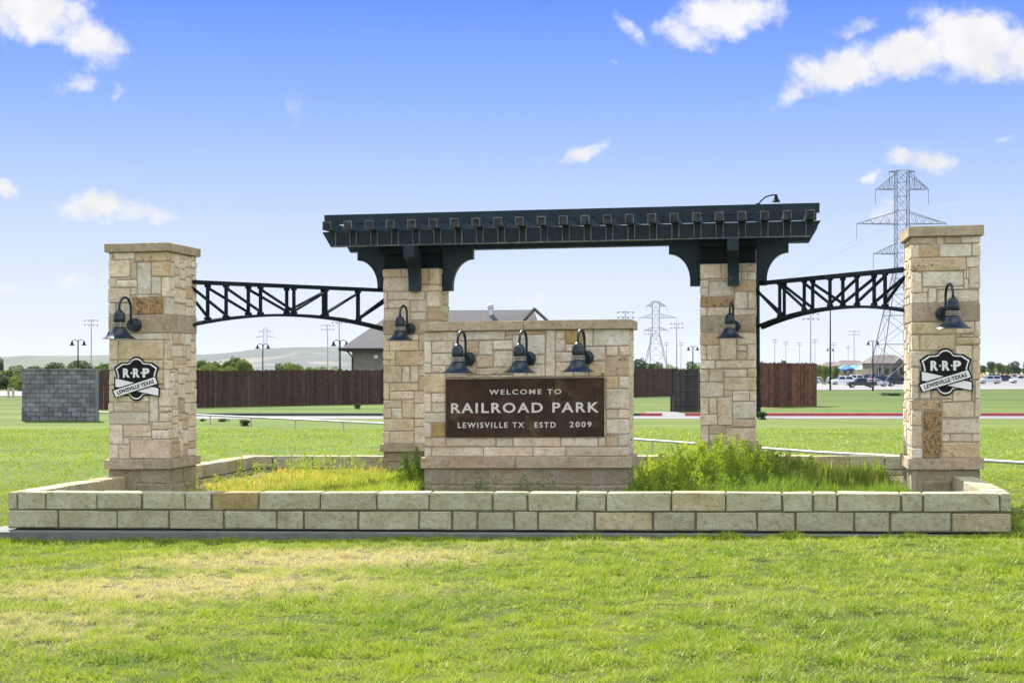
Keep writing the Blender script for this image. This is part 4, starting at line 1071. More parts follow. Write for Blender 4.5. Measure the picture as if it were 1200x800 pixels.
# ------------------------------------------------------------------ grey block enclosure
ea = on_ground(25.5, 493.2); eb = on_ground(114.5, 492.8)
EW = eb[0]-ea[0]; EH = .0
en = empty('block_enclosure', (ea[0], ea[1], 0), 0, 'grey concrete block enclosure standing on the lawn at far left', 'wall')
rngE = random.Random(8); rows = 11; bh = 2.17/rows; bw = EW/8
mb = MB(); mb.box(.01, EW-.01, .01, .55, -.2, 2.17); mb.build('mortar_core', M['cmu_joint'], en)
mb = MB(); mb.box(-bw/2+.012, bw/2-.012, 0, .2, .011, bh-.011); full = mb.build('block', M['cmu'], en)
mb = MB(); mb.box(-bw/4+.012, bw/4-.012, 0, .2, .011, bh-.011); halfb = mb.build('block', M['cmu'], en)
uf = uh = False
for r in range(rows):
    pr = -.05 if r < 3 else 0
    xs_ = [(bw*(i+.5), 0) for i in range(8)] if r % 2 == 0 else [(bw*.25, 1)]+[(bw*(i+1), 0) for i in range(7)]+[(EW-bw*.25, 1)]
    for (x, hb) in xs_:
        src = halfb if hb else full
        first_ = not (uh if hb else uf)
        o = src if first_ else src.copy()
        if not first_: COL.objects.link(o)
        if hb: uh = True
        else: uf = True
        o.parent = en; o.location = (x, pr+rngE.uniform(-.006, .006)-.02, r*bh)
mb = MB(); mb.box(-.03, EW+.03, -.07, .25, 2.17, 2.23); mb.box(EW-.2, EW+.03, .26, .6, 2.17, 2.23); mb.build('coping', M['cmu'], en)
mb = MB(); mb.box(EW, EW+.02, 0, .55, -.1, 2.16); mb.build('side_wall', M['cmu'], en)

# ------------------------------------------------------------------ brick building behind
bd = 132.
hx0 = at(398.5, 408.5, bd); hx1 = at(640, 405, bd-8)
bl = empty('brick_building', (hx0[0], bd, 0), 0, 'low brick building with dark hipped shingle roof behind the left middle pillar', 'building')
ze = hx0[2]; xl = 0; xr = hx1[0]-hx0[0]
zr = at(500, 363.5, bd+5)[2]
dpt = 11.
mb = MB(); ov = .75
mb.box(ov+.15, xr-ov, ov, dpt-ov, -1.0, ze-.03); mb.build('wall', M['brickwall'], bl)
hip = (at(464, 363, bd+5.5)[0]-hx0[0]); rg1 = at(626, 361.5, bd+5.5)[0]-hx0[0]; xe = at(637, 374.5, bd+5.5)[0]-hx0[0]
mb = MB()
mb.add([(0, 0, ze), (xr, 0, ze), (xr, dpt, ze), (0, dpt, ze), (hip, dpt/2, zr), (rg1, dpt/2, zr+.06), (xr, dpt/2, ze+.9)],
       [(0, 1, 5, 4), (2, 3, 4, 5), (3, 0, 4), (1, 6, 5), (6, 2, 5), (0, 3, 2, 1)])
rf = mb.build('roof', M['roof'], bl)
mb = MB(); mb.box(-.05, xr+.05, -.12, -.01, ze-.16, ze+.05); mb.build('gutter', M['trim'], bl); mb = MB(); mb.box(-.12, -.01, -.12, dpt+.1, ze-.16, ze+.05); mb.build('gutter', M['trim'], bl)
# gable facing right with its dark barge board
gx0 = rg1-.5; mb = MB()
gp = at(637, 374.5, bd+2.); mb.bar((rg1, dpt/2-1.0, zr+.10), (rg1+1.0, 0.6, zr-1.0), .16, .2); mb.build('barge_board', M['trim'], bl); mb = MB(); mb.bar((rg1, dpt/2-1.0, zr+.10), (rg1-.9, .6, zr-1.0), .16, .2); mb.build('barge_board', M['trim'], bl)
mb = MB(); q = at(575, 372, bd+5.0); x = q[0]-hx0[0]
mb.lathe([(.22, zr-.8), (.22, zr+.15), (.30, zr+.18), (.30, zr+.28), (.2, zr+.30), (.2, zr+.42), (.32, zr+.45), (0, zr+.6)], (x, dpt/2-.6, 0), 12); mb.build('vent_stack', M['ventmetal'], bl)
xd = at(412.5, 420, bd+ov)[0]-hx0[0]
mb = MB(); mb.tube([(at(405, 409, bd)[0]-hx0[0], .05, ze-.15), (xd-.25, .25, ze-.28), (xd+.03, ov-.08, ze-.7), (xd+.03, ov-.08, -1)], .06, 6); mb.build('downspout', M['trim'], bl)
q = at(440.5, 418, bd+ov); mb = MB(); mb.box(q[0]-hx0[0]-.15, q[0]-hx0[0]+.15, ov-.18, ov-.005, q[2]-.13, q[2]+.13); mb.build('flood_light', M['whitepaint'], bl)

# ------------------------------------------------------------------ twin bell street lamps and light poles
def twin_lamp(px, ytop, D, label, single=None, ybase=None):
    x, y, zt = at(px, ytop, D); z0_ = float(gz_(x, y)); root = empty('street_lamp', (x, y, z0_), 0, label, 'street lamp', 'twin bell street lamps')
    H = zt-z0_+.1; mb = MB(); mb.tube([(0, 0, 0), (0, 0, .5), (0, 0, .55), (0, 0, H)], [.11, .11, .07, .055], 8); mb.build('pole', M['steel_clean'], root)
    for s in ((-1, 1) if single is None else (single,)):
        pts = [(s*.56*i/8*1.0, 0, H-.10+.16*math.sin(math.pi*i/8)) for i in range(9)]
        mb = MB(); mb.tube(pts, .03, 6); mb.build('arm', M['steel_clean'], root)
        mb = MB(); mb.lathe([(0, H-.05), (.06, H-.08), (.10, H-.20), (.12, H-.30), (.26, H-.46), (.25, H-.47), (0, H-.40)], (s*.56, 0, 0), 10); mb.build('bell_head', M['steel_clean'], root)
    return root
twin_lamp(91.5, 400, 150, 'twin bell street lamp rising behind the grey block enclosure')
twin_lamp(135, 389, 150*.92, 'twin bell street lamp half hidden behind the leftmost pillar')
twin_lamp(308, 404.5, 170, 'twin bell street lamp above the fence in front of the grey hill')
twin_lamp(398.5, 400.5, 140, 'twin bell street lamp at the left end of the building roof')
twin_lamp(812, 407, 200, 'small twin bell street lamp left of the right middle pillar')
twin_lamp(1023, 400.5, 190, 'twin bell street lamp over the parked cars beside the rightmost pillar')
# tall lamp post beside the right middle pillar
bx, by, bz = on_ground(888, 489); root = empty('street_lamp', (bx, by, bz), 0, 'tall dark lamp post with curved arm showing above the pergola', 'street lamp')
Hh = at(888, 233, by)[2]-bz
mb = MB(); mb.tube([(0, 0, 0), (0, 0, 1.0), (0, 0, 1.05), (0, 0, Hh-.2)], [.14, .14, .105, .075], 10); mb.build('pole', M['steel_clean'], root)
mb = MB(); mb.tube([(0, 0, Hh-.35), (.12, 0, Hh-.12), (.35, 0, Hh+.08), (.6, 0, Hh+.16), (.84, 0, Hh+.18)], .035, 6); mb.build('arm', M['steel_clean'], root)
mb = MB(); mb.lathe([(0, Hh+.22), (.05, Hh+.2), (.09, Hh+.05), (.12, Hh-.02), (.2, Hh-.14), (.19, Hh-.15), (0, Hh-.1)], (.84, 0, 0), 12); mb.build('bell_head', M['steel_clean'], root)

def sport_pole(px, ytop, label, H=20., rows=2, wid=2.2, m='pole_grey'):
    D = (H-2.3-1.3)*FPX/(430-ytop); x, y, zt = at(px, ytop, D); z0_ = float(gz_(x, y))
    root = empty('light_pole', (x, y, z0_), 0, label, 'light pole', 'sports field light poles'); h = zt-z0_
    mb = MB(); mb.tube([(0, 0, 0), (0, 0, h)], [.24, .13], 8); mb.build('pole', M[m], root)
    for r in range(rows):
        zz = h-.3-r*1.5; mb = MB(); mb.bar((-wid, 0, zz), (wid, 0, zz), .11, .11); mb.build('cross_arm', M[m], root)
        for k_ in range(4):
            mb = MB(); xx = -wid+2*wid*k_/3; mb.lathe([(0, 0), (.16, -.1), (.32, -.5), (0, -.4)], (xx, -.2, zz+.1), 8); mb.build('floodlight', M['lattice'], root)
    return root
SPL = [(107, 374, 'behind the grey block enclosure'), (384, 380, 'with two short crossbars over the grey hill'), (397.5, 371, 'just under the left truss'), (733, 364, 'peeping over the right end of the sign wall'),
       (762, 386, 'left of the small pylon legs'), (793, 378, 'right of the small lattice pylon'), (781, 401, 'faint and far between pylon and street lamp'), (798, 401, 'faint and far right of the lattice pylon'),
       (908, 397, 'first above the red picket fence'), (921, 400, 'second above the red picket fence'), (937, 401, 'third above the red picket fence'), (955, 397, 'at the right end of the red picket fence'),
       (950, 366, 'tall one under the middle of the right truss'), (977, 401, 'faint one right of the tall middle pole'), (1001, 387, 'over the parked white cars'), (994, 405, 'shortest faint one over the tents')]
for (px, y, lab) in SPL: sport_pole(px, y, 'slim floodlight pole '+lab, wid=1.5 if y > 395 else 2.2)
# pole with two bells half way up
D = 205; x, y, zt = at(973, 362, D); z0_ = float(gz_(x, y)); root = empty('light_pole', (x, y, z0_), 0, 'tall dark pole with two bell heads at mid height left of the white van', 'light pole')
mb = MB(); mb.tube([(0, 0, 0), (0, 0, zt-z0_)], [.12, .07], 8); mb.build('pole', M['steel_clean'], root)
H = at(973, 408.5, D)[2]-z0_
for s in (-1, 1):
    mb = MB(); mb.tube([(0, 0, H), (s*.2, 0, H+.08), (s*.34, 0, H)], .03, 5); mb.build('arm', M['steel_clean'], root)
    mb = MB(); mb.lathe([(0, H), (.08, H-.08), (.10, H-.16), (.2, H-.3), (0, H-.3)], (s*.34, 0, 0), 8); mb.build('bell_head', M['steel_clean'], root)

# ------------------------------------------------------------------ lattice pylons and wires
def pylon(px, D, ybase, ytop, arms, hw, yk, legw, label, r=.11, rot=0.):
    """arms: (y, left px, right px, strut rise in px); hw: mast half width px; yk: row where the legs begin to splay"""
    k_ = D/FPX; x0, y0, _ = at(px, 400, D); zb = float(gz_(x0, D)); root = empty('power_pylon', (x0, D, zb), rot, label, 'pylon', 'steel lattice power pylons')
    Z = lambda y: CAMH-(y-430)*k_-zb
    H = Z(ytop); m = hw*k_; lw = legw*k_; zk = Z(yk)
    def half(zz): return m if zz > zk else m+(lw-m)*(zk-zz)/zk
    for sx in (-1, 1):
        for sy in (-1, 1):
            mb = MB(); mb.bar((sx*lw, sy*lw, 0), (sx*m, sy*m, zk), r*1.7); mb.bar((sx*m, sy*m, zk-.2), (sx*m, sy*m, H), r*1.5); mb.build('leg', M['lattice'], root)
    lv = [0]
    while lv[-1] < zk-2: lv.append(min(zk, lv[-1]+half(lv[-1])*1.35))
    while lv[-1] < H-1.0: lv.append(lv[-1]+2*m*1.15)
    mb = MB()
    for a_, b_ in zip(lv[:-1], lv[1:]):
        b_ = min(b_, H); p, q = half(a_), half(b_)
        for (c1, c2) in (((-1, -1), (1, -1)), ((1, -1), (1, 1)), ((1, 1), (-1, 1)), ((-1, 1), (-1, -1))):
            mb.bar((c1[0]*p, c1[1]*p, a_), (c2[0]*q, c2[1]*q, b_), r); mb.bar((c2[0]*p, c2[1]*p, a_), (c1[0]*q, c1[1]*q, b_), r); mb.bar((c1[0]*q, c1[1]*q, b_), (c2[0]*q, c2[1]*q, b_), r)
    tag(mb.build('bracing', M['lattice'], root), kind='stuff')
    for (y, xl_, xr_, rise) in arms:
        for s, xe_ in ((-1, xl_), (1, xr_)):
            e = (xe_-px)*k_; zz = Z(y); zu = Z(y-rise); mb = MB(); n = 5
            for sy in (-1, 1):
                mb.bar((s*m, sy*m, zz), (e, 0, zz), r*1.5); mb.bar((s*m, sy*m, zu), (e, 0, zz+.1), r*1.3)
                for i in range(1, n):
                    q0 = i/n; q1 = (i-.5)/n
                    lo = (s*m+(e-s*m)*q0, sy*m*(1-q0), zz); up = (s*m+(e-s*m)*q1, sy*m*(1-q1), zu+(zz-zu)*q1); up2 = (s*m+(e-s*m)*(q1+.8/n), sy*m*(1-q1-.8/n), zu+(zz-zu)*(q1+.8/n))
                    mb.bar(lo, up, r*.8); mb.bar(lo, up2, r*.8)
            tag(mb.build('cross_arm', M['lattice'], root), kind='stuff')
            mb = MB(); mb.tube([(e, 0, zz), (e, 0, zz-17*k_ if D < 500 else zz-5*k_)], r*.7, 5); mb.build('insulator', M['lattice'], root)
    return root
pylon(1057, 356, 444, 200, [(201.5, 1042, 1072, 0.4), (222, 1026, 1088, 19), (262.5, 1004, 1109, 14), (297.5, 1023.5, 1091, 12)], 7.2, 312, 34, 'large steel lattice pylon rising behind the rightmost pillar', .085)
pylon(768.5, 1060, 435, 353, [(359, 757, 781, 5), (372.5, 749, 793, 5), (387, 755, 783, 4)], 4.2, 392, 15, 'small lattice pylon between the sign wall and the right middle pillar', .11)
pylon(311, 2000, 433, 384, [(389, 303, 320, 2), (395, 300, 322, 2)], 2.2, 405, 7, 'faint far lattice pylon seen under the left truss', .09)
for i, (p0, p1, D1, lab) in enumerate((((1088, 239.5), (1260, 200), 250, 'thin overhead wire running right from the top arm of the large pylon'), ((1109, 281), (1290, 262), 250, 'thin overhead wire running right from the middle arm of the large pylon'),
                          ((1088, 239.5), (775, 362), 1060, 'thin overhead wire from the top arm of the large pylon to the small one'), ((1004, 280), (750, 376), 1060, 'thin overhead wire running from the wide arm of the large pylon to the small one'))):
    a = Vector(at(*p0, 356)); b = Vector(at(*p1, D1)); pts = [a.lerp(b, q/16)-Vector((0, 0, (2.0 if i < 2 else 9.)*math.sin(math.pi*q/16))) for q in range(17)]
    mb = MB(); mb.tube(pts, .020, 4); tag(mb.build('power_line', M['wire']), lab, 'cable', 'overhead wires')

# ------------------------------------------------------------------ hills
def hill(name, profile, D, depth, m, zb=-2.):
    """profile: (px, py) of the skyline at distance D; slopes forward and back"""
    mb = MB(); xs_ = np.linspace(profile[0][0], profile[-1][0], 90); ys_ = np.interp(xs_, [p[0] for p in profile], [p[1] for p in profile])
    rows_ = 9; n = len(xs_)
    for j in range(-rows_, rows_+1):
        q = 1-abs(j)/rows_; q = q*q*(3-2*q)
        for i in range(n):
            X, Y, Z = at(xs_[i], ys_[i], D); wob = .06*math.sin(i*.31+j*.9)+.04*math.sin(i*.73-j*1.7)
            mb.v.append((X, D+depth*j/rows_, zb+(Z-zb)*max(0, min(1, q*(1+(wob if abs(j) < rows_ and j else 0))))))
    mb.f = [((j)*n+i, j*n+i+1, (j+1)*n+i+1, (j+1)*n+i) for j in range(2*rows_) for i in range(n-1)]
    return tag(mb.build(name, m, smooth=True), kind='structure')
M['hill'] = mat('hill_grass', (.030, .052, .026), .95, var=.25, vscale=.006)
M['hill2'] = mat('landfill_slope', (.026, .046, .042), .95, var=.25, vscale=.008, stains=((.13, .12, .105), .006, .55, .63))
hill('hill', [(-300, 421), (-80, 418.5), (20, 418), (35, 416.2), (60, 417), (125, 415.8), (235, 415), (290, 421), (330, 430)], 2300, 300, M['hill'])
hill('hill', [(150, 426), (200, 420), (240, 415.5), (285, 411.5), (330, 407.8), (380, 406.3), (420, 406.5), (470, 407), (560, 410), (640, 420), (700, 428)], 1900, 420, M['hill2'])

# ------------------------------------------------------------------ trees
def crown_mesh(seed, n=2600, lobes=9, leaf=.5, name='crown'):
    r_ = np.random.default_rng(seed); C = []
    for _ in range(lobes):
        a = r_.uniform(0, 6.28); rr_ = r_.uniform(.0, .62); C.append((math.cos(a)*rr_, math.sin(a)*rr_, r_.uniform(-.35, .55), r_.uniform(.30, .52)))
    V = []; T_ = []
    for (cx, cy, cz, cr) in C:
        m = n//lobes; d = r_.normal(size=(m, 3)); d /= np.linalg.norm(d, axis=1)[:, None]
        rad = cr*(1-.35*r_.random(m)**2)*(1+.15*np.sin(d[:, 0]*7+d[:, 2]*5)); c = np.array([cx, cy, cz])+d*rad[:, None]*np.array([1, 1, .85])
        b1 = r_.normal(size=(m, 3)); b1 /= np.linalg.norm(b1, axis=1)[:, None]; b2 = np.cross(b1, r_.normal(size=(m, 3))); b2 /= np.linalg.norm(b2, axis=1)[:, None]
        L = (leaf*.12*r_.uniform(.6, 1.4, m))[:, None]
        V.append(np.stack([c-b1*L, c+b2*L*.6, c+b1*L, c-b2*L*.6], 1).reshape(-1, 3)); T_.append(np.repeat(r_.random(m), 4))
    V = np.concatenate(V); T_ = np.concatenate(T_); nv = len(V)
    me = bpy.data.meshes.new(name); me.vertices.add(nv); me.vertices.foreach_set('co', V.astype(np.float32).ravel()); me.loops.add(nv); me.loops.foreach_set('vertex_index', np.arange(nv, dtype=np.int32))
    me.polygons.add(nv//4); me.polygons.foreach_set('loop_start', np.arange(0, nv, 4, dtype=np.int32)); me.polygons.foreach_set('loop_total', np.full(nv//4, 4, dtype=np.int32)); me.update(); me.validate()
    at_ = me.attributes.new('tone', 'FLOAT', 'POINT'); at_.data.foreach_set('value', T_.astype(np.float32)); return me
CROWNS = {}
for mk in ('leaf_dark', 'leaf_mid', 'leaf_light'):
    CROWNS[mk] = []
    for s in range(3):
        me = crown_mesh(40+s*7+len(mk)); me.materials.append(M[mk]); CROWNS[mk].append(me)
tk = MB(); tk.tube([(0, 0, 0), (.02, 0, .3), (0, .02, .75)], [.07, .055, .03], 6); tk.bar((0, 0, .4), (.3, .05, .8), .03); tk.bar((0, 0, .45), (-.28, -.1, .85), .03); tk.bar((0, 0, .5), (.03, .28, .9), .025)
tko = tk.build('trunk', M['bark']); TKM = tko.data; bpy.data.objects.remove(tko)
rt = random.Random(21)
def tree(px, ytop, D, wpx, mk, label, group, low=False):
    wpx *= 1.4
    x, y, zt = at(px, ytop, D); z0_ = float(gz_(x, y)); H = zt-z0_; w = wpx*D/FPX/2
    root = empty('tree', (x, y, z0_), rt.uniform(0, 6), label, 'tree', group)
    c = bpy.data.objects.new('crown', rt.choice(CROWNS[mk])); COL.objects.link(c); c.parent = root
    ch = H*.60; c.scale = (w*1.0, w*1.0, ch*1.05); c.location = (0, 0, H-ch*.95); c['kind'] = 'stuff'
    k_ = bpy.data.objects.new('trunk', TKM); COL.objects.link(k_); k_.parent = root; k_.scale = (H*.5, H*.5, H*.85)
gl = 'trees on the plain beyond the fences'
TL = {'leaf_dark': 'dark green tree', 'leaf_mid': 'mid green tree', 'leaf_light': 'light green tree'}
TR = [(0, 418, 330, 16, 'leaf_dark'), (12, 427, 300, 34, 'leaf_mid'), (40, 427, 290, 30, 'leaf_mid'), (30, 434, 230, 26, 'leaf_dark'), (62, 424, 330, 34, 'leaf_dark'), (78, 429, 300, 26, 'leaf_mid'), (50, 432, 240, 26, 'leaf_mid'),
      (100, 424, 330, 34, 'leaf_dark'), (88, 430, 300, 24, 'leaf_light'), (121, 424, 320, 26, 'leaf_mid'), (113, 430, 290, 20, 'leaf_mid'), (8, 440, 200, 22, 'leaf_dark'), (21, 437, 190, 18, 'leaf_light'), (24, 443, 175, 14, 'leaf_light'),
      (70, 424, 340, 22, 'leaf_dark'), (92, 421, 360, 30, 'leaf_dark'),
      (240, 425, 300, 22, 'leaf_light'), (252, 421, 320, 24, 'leaf_mid'), (266, 424, 330, 26, 'leaf_mid'), (274, 416.5, 300, 26, 'leaf_mid'), (284, 421, 290, 22, 'leaf_light'), (262, 428, 250, 24, 'leaf_light'), (236, 420, 340, 20, 'leaf_mid'),
      (326, 424, 290, 18, 'leaf_mid'), (338, 424, 300, 24, 'leaf_light'), (352, 427, 290, 20, 'leaf_light'), (344, 424.5, 320, 26, 'leaf_mid'), (366, 428, 290, 24, 'leaf_mid'), (380, 429, 300, 20, 'leaf_light'), (398, 429, 280, 18, 'leaf_light'),
      (750, 420, 320, 22, 'leaf_dark'), (764, 424.5, 330, 18, 'leaf_dark'), (776, 423, 300, 18, 'leaf_mid'), (788, 426.5, 300, 16, 'leaf_light'), (806, 421.5, 300, 18, 'leaf_mid'), (818, 424.5, 310, 18, 'leaf_light'), (832, 425, 310, 20, 'leaf_mid'),
      (893, 422.5, 420, 10, 'leaf_dark'), (918, 422, 420, 12, 'leaf_dark'), (940, 425, 460, 18, 'leaf_dark'), (960, 427, 360, 12, 'leaf_light'), (967, 428, 330, 12, 'leaf_light'), (980, 427, 340, 11, 'leaf_mid'),
      (1162, 422.5, 620, 12, 'leaf_dark'), (1172, 424, 600, 12, 'leaf_mid'), (1190, 423, 560, 14, 'leaf_dark'), (1203, 422.5, 560, 14, 'leaf_dark'), (1152, 427, 640, 14, 'leaf_mid'), (1180, 427, 650, 20, 'leaf_mid')]
WHERE = lambda px: 'above the grey block enclosure' if 25 < px < 127 else 'at the far left edge' if px <= 25 else 'under the left end of the left truss' if px < 300 else 'in front of the grey hill slope' if px < 420 else 'behind the fence right of the sign wall' if px < 840 else 'behind the red fence' if px < 957 else 'left of the tents' if px < 1000 else 'beyond the cars at the right edge'
seen = {}
SIZ = ['tallest', 'broadest', 'second tallest', 'lower', 'lowest', 'rounded', 'thin']
for (px, yt, D, w, mk) in TR:
    key = (mk, WHERE(px)); i = seen.get(key, 0); seen[key] = i+1
    word = ('', 'second ', 'third ', 'fourth ', 'fifth ', 'sixth ')[min(i, 5)]
    tree(px, yt, D, w, mk, f'{word}{TL[mk]} {WHERE(px)}' + (', counted from the left' if i else ''), gl)
def bush(px, pyb, wpx, hpx, label, mk='leaf_mid'):
    x, y, z0_ = on_ground(px, pyb); k_ = y/FPX
    o = bpy.data.objects.new('bush', CROWNS[mk][0]); COL.objects.link(o); o.location = (x, y, z0_+hpx*k_*.18); o.scale = (wpx*k_/2, wpx*k_/2, hpx*k_*.6); o['kind'] = 'thing'
    tag(o, label, 'bush')
bush(893, 491.5, 17, 14, 'small dark bush at the foot of the tall lamp post', 'leaf_dark'); bush(907, 476.5, 16, 12, 'green bush at the foot of the red fence'); bush(893, 476.5, 10, 9, 'small bush at the left end of the red fence', 'leaf_dark')
bush(419, 479, 13, 9, 'dark tuft on the lawn before the left fence', 'leaf_dark'); bush(287, 499, 20, 11, 'dark green tuft beside the low pipe rail', 'leaf_dark'); bush(262, 494, 18, 6, 'low green tuft under the pipe rail'); bush(238, 493.5, 10, 5, 'small tuft under the pipe rail beside the leftmost pillar')
bush(1046, 463.5, 40, 5, 'low dark strip on the lawn before the parked cars', 'leaf_dark'); bush(5, 456, 30, 12, 'light green bushes beside the pale road at far left', 'leaf_light')  # first one: dark crown flattened into a strip
# wooden bollards beside the far road
for i, px in enumerate((10, 15.5)):
    x, y, z0_ = on_ground(px, 466); mb = MB(); mb.box(-.07, .07, -.07, .07, -.1, .72); mb.box(-.08, .08, -.08, .08, .72, .75)
    M.setdefault('post_wood', mat('post_wood', (.42, .36, .24), .8)); o = mb.build('bollard', M['post_wood'], loc=(x, y, z0_)); tag(o, ('left' if i == 0 else 'right')+' one of the two pale wooden bollards by the far road', 'bollard', 'wooden bollards')

# ------------------------------------------------------------------ cars
def car_paint(n, c): return mat('car_paint_'+n, c, .25, .1, .6)
PAINT = {'white': car_paint('white', (.72, .74, .76)), 'silver': car_paint('silver', (.50, .53, .57)), 'navy': car_paint('navy', (.012, .022, .045)), 'dark': car_paint('dark', (.02, .022, .026))}
def car(px, pyb, paint, style, label, flip=False, scale=1.):
    x, y, z0_ = on_ground(px, pyb); root = empty('parked_car', (x, y, z0_+.06), math.pi if flip else 0, label, 'car', 'cars in the far parking lot'); root.scale = (scale,)*3
    L = 4.6; W2 = .92
    if style == 'suv': body = [(-2.3, .35), (-2.3, 1.0), (-2.2, 1.08), (1.15, 1.08), (2.2, .95), (2.3, .75), (2.3, .35)]; cab = [(-2.22, 1.08), (-2.0, 1.66), (-1.7, 1.74), (.3, 1.74), (.55, 1.68), (1.25, 1.08)]
    elif style == 'pickup': body = [(-2.6, .4), (-2.6, 1.08), (1.3, 1.08), (2.45, 1.0), (2.55, .8), (2.55, .4)]; cab = [(-.9, 1.08), (-.75, 1.66), (-.5, 1.74), (.5, 1.74), (.7, 1.68), (1.35, 1.08)]
    else: body = [(-2.3, .32), (-2.32, .85), (-2.15, .95), (1.05, .93), (2.15, .78), (2.3, .62), (2.3, .32)]; cab = [(-1.75, .94), (-1.15, 1.36), (-.8, 1.43), (.15, 1.43), (.4, 1.38), (1.1, .93)]
    mb = MB(); n = len(body)
    def loft(poly, ws):
        base = len(mb.v)
        for w in ws[0]: pass
    ring = []
    for (yy, ins) in ((-W2, .06), (-W2+.07, 0), (W2-.07, 0), (W2, .06)):
        cx = 0; cz = .7; ring.append([(a*(1-ins*.5), yy, cz+(b-cz)*(1-ins)) for (a, b) in body])
    base = 0
    for r in ring: mb.v += r
    for k_ in range(3):
        for i in range(n):
            j = (i+1) % n; mb.f.append((k_*n+i, k_*n+j, (k_+1)*n+j, (k_+1)*n+i))
    mb.f.append(tuple(reversed(range(n)))); mb.f.append(tuple(3*n+i for i in range(n))); mb.build('body', PAINT[paint], root)
    mb = MB(); n = len(cab); zlo = cab[0][1]; zhi = max(b for _, b in cab)
    for s in (-1, 1):
        for (a, b) in cab: mb.v.append((a, s*(W2-.04-.16*(b-zlo)/(zhi-zlo)), b))
    for i in range(n-1): mb.f.append((i, i+1, n+i+1, n+i))
    mb.f.append(tuple(range(n))); mb.f.append(tuple(n+i for i in reversed(range(n)))); cb = mb.build('cabin', PAINT[paint], root)
    mb = MB()
    for s in (-1, 1):
        a0, a1 = cab[0][0]+.22, cab[-1][0]-.28; mid = (a0+a1)/2; zt_ = zhi-.12
        for (q0, q1) in ((0, .46), (.52, 1)):
            b0 = a0+(a1-a0)*q0; b1 = a0+(a1-a0)*q1; t0_ = b0+(.18 if q0 == 0 else 0); t1_ = b1-(.38 if q1 == 1 else 0)
            y0_ = s*(W2-.035); y1_ = s*(W2-.04-.16*(zt_-zlo)/(zhi-zlo)+.008); mb.add([(b0, y0_, zlo+.04), (b1, y0_, zlo+.04), (t1_, y1_, zt_), (t0_, y1_, zt_)], [(0, 1, 2, 3)])
    ws_ = W2-.14
    p, q = cab[-1], cab[-2]; mb.add([(p[0]-.02, -ws_, p[1]+.05), (p[0]-.02, ws_, p[1]+.05), (q[0]+.06, ws_-.12, q[1]-.02), (q[0]+.06, -ws_+.12, q[1]-.02)], [(0, 1, 2, 3)])
    p, q = cab[0], cab[1]; mb.add([(p[0]-.02, -ws_, p[1]+.06), (p[0]-.02, ws_, p[1]+.06), (q[0]-.03, ws_-.12, q[1]-.03), (q[0]-.03, -ws_+.12, q[1]-.03)], [(0, 1, 2, 3)])
    mb.build('window', M['glass'], root)
    for wx in (body[0][0]+.85, body[-1][0]-.85):
        for s in (-1, 1):
            mb = MB(); mb.lathe([(0, -.11), (.33, -.11), (.35, -.08), (.35, .08), (.33, .11), (0, .11)], (wx, s*(W2-.09), .34), 16, 'y'); wh = mb.build('wheel', M['tyre'], root)
            mb = MB(); mb.lathe([(0, -.13), (.2, -.125), (.2, .125), (0, .13)], (wx, s*(W2-.09), .34), 12, 'y'); mb.build('rim', M['rim'], wh)
    for s in (-1, 1):
        mb = MB(); mb.box(body[-1][0]-.12, body[-1][0]+.012, s*.72-.14, s*.72+.14, .66, .78); mb.build('headlight', M['white'], root)
car(964, 449.8, 'silver', 'sedan', 'silver car whose nose shows just right of the red fence')
car(977, 448.4, 'navy', 'sedan', 'dark car parked left of the white van', True)
car(987, 451, 'white', 'suv', 'white people carrier parked in the middle of the row', True)
car(1006, 448.3, 'white', 'suv', 'white car behind the dark saloon')
car(1009.5, 454.5, 'dark', 'pickup', 'near black pickup standing forward of the row', True, .95)
car(1026, 453, 'silver', 'sedan', 'silver car between the dark pickup and dark van')
car(1037, 451.5, 'navy', 'suv', 'dark blue van behind the silver car')
car(1053, 452.8, 'dark', 'suv', 'dark car half hidden by the rightmost pillar')
for px_, py_, pt_, fl_, lb_ in ((997, 446.6, 'dark', False, 'dark car in the back row above the white people carrier'), (1017, 446.8, 'navy', True, 'dark blue car in the back row behind the pickup'), (1031, 447.2, 'dark', False, 'dark car in the back row over the silver car'), (1046, 447.4, 'navy', True, 'dark car in the back row beside the pylon leg'), (1168, 446.6, 'dark', False, 'dark car in the back row above the silver estate car'), (1189, 446.4, 'silver', True, 'silver car in the back row near the right edge')):
    car(px_, py_, pt_, 'suv', lb_, fl_)
car(1160, 449.8, 'silver', 'suv', 'silver estate car just right of the rightmost pillar', True)
car(1178, 448.5, 'navy', 'suv', 'dark car between two pale ones at the right edge')
car(1196, 449.3, 'white', 'suv', 'pale van cut off by the right edge', True)

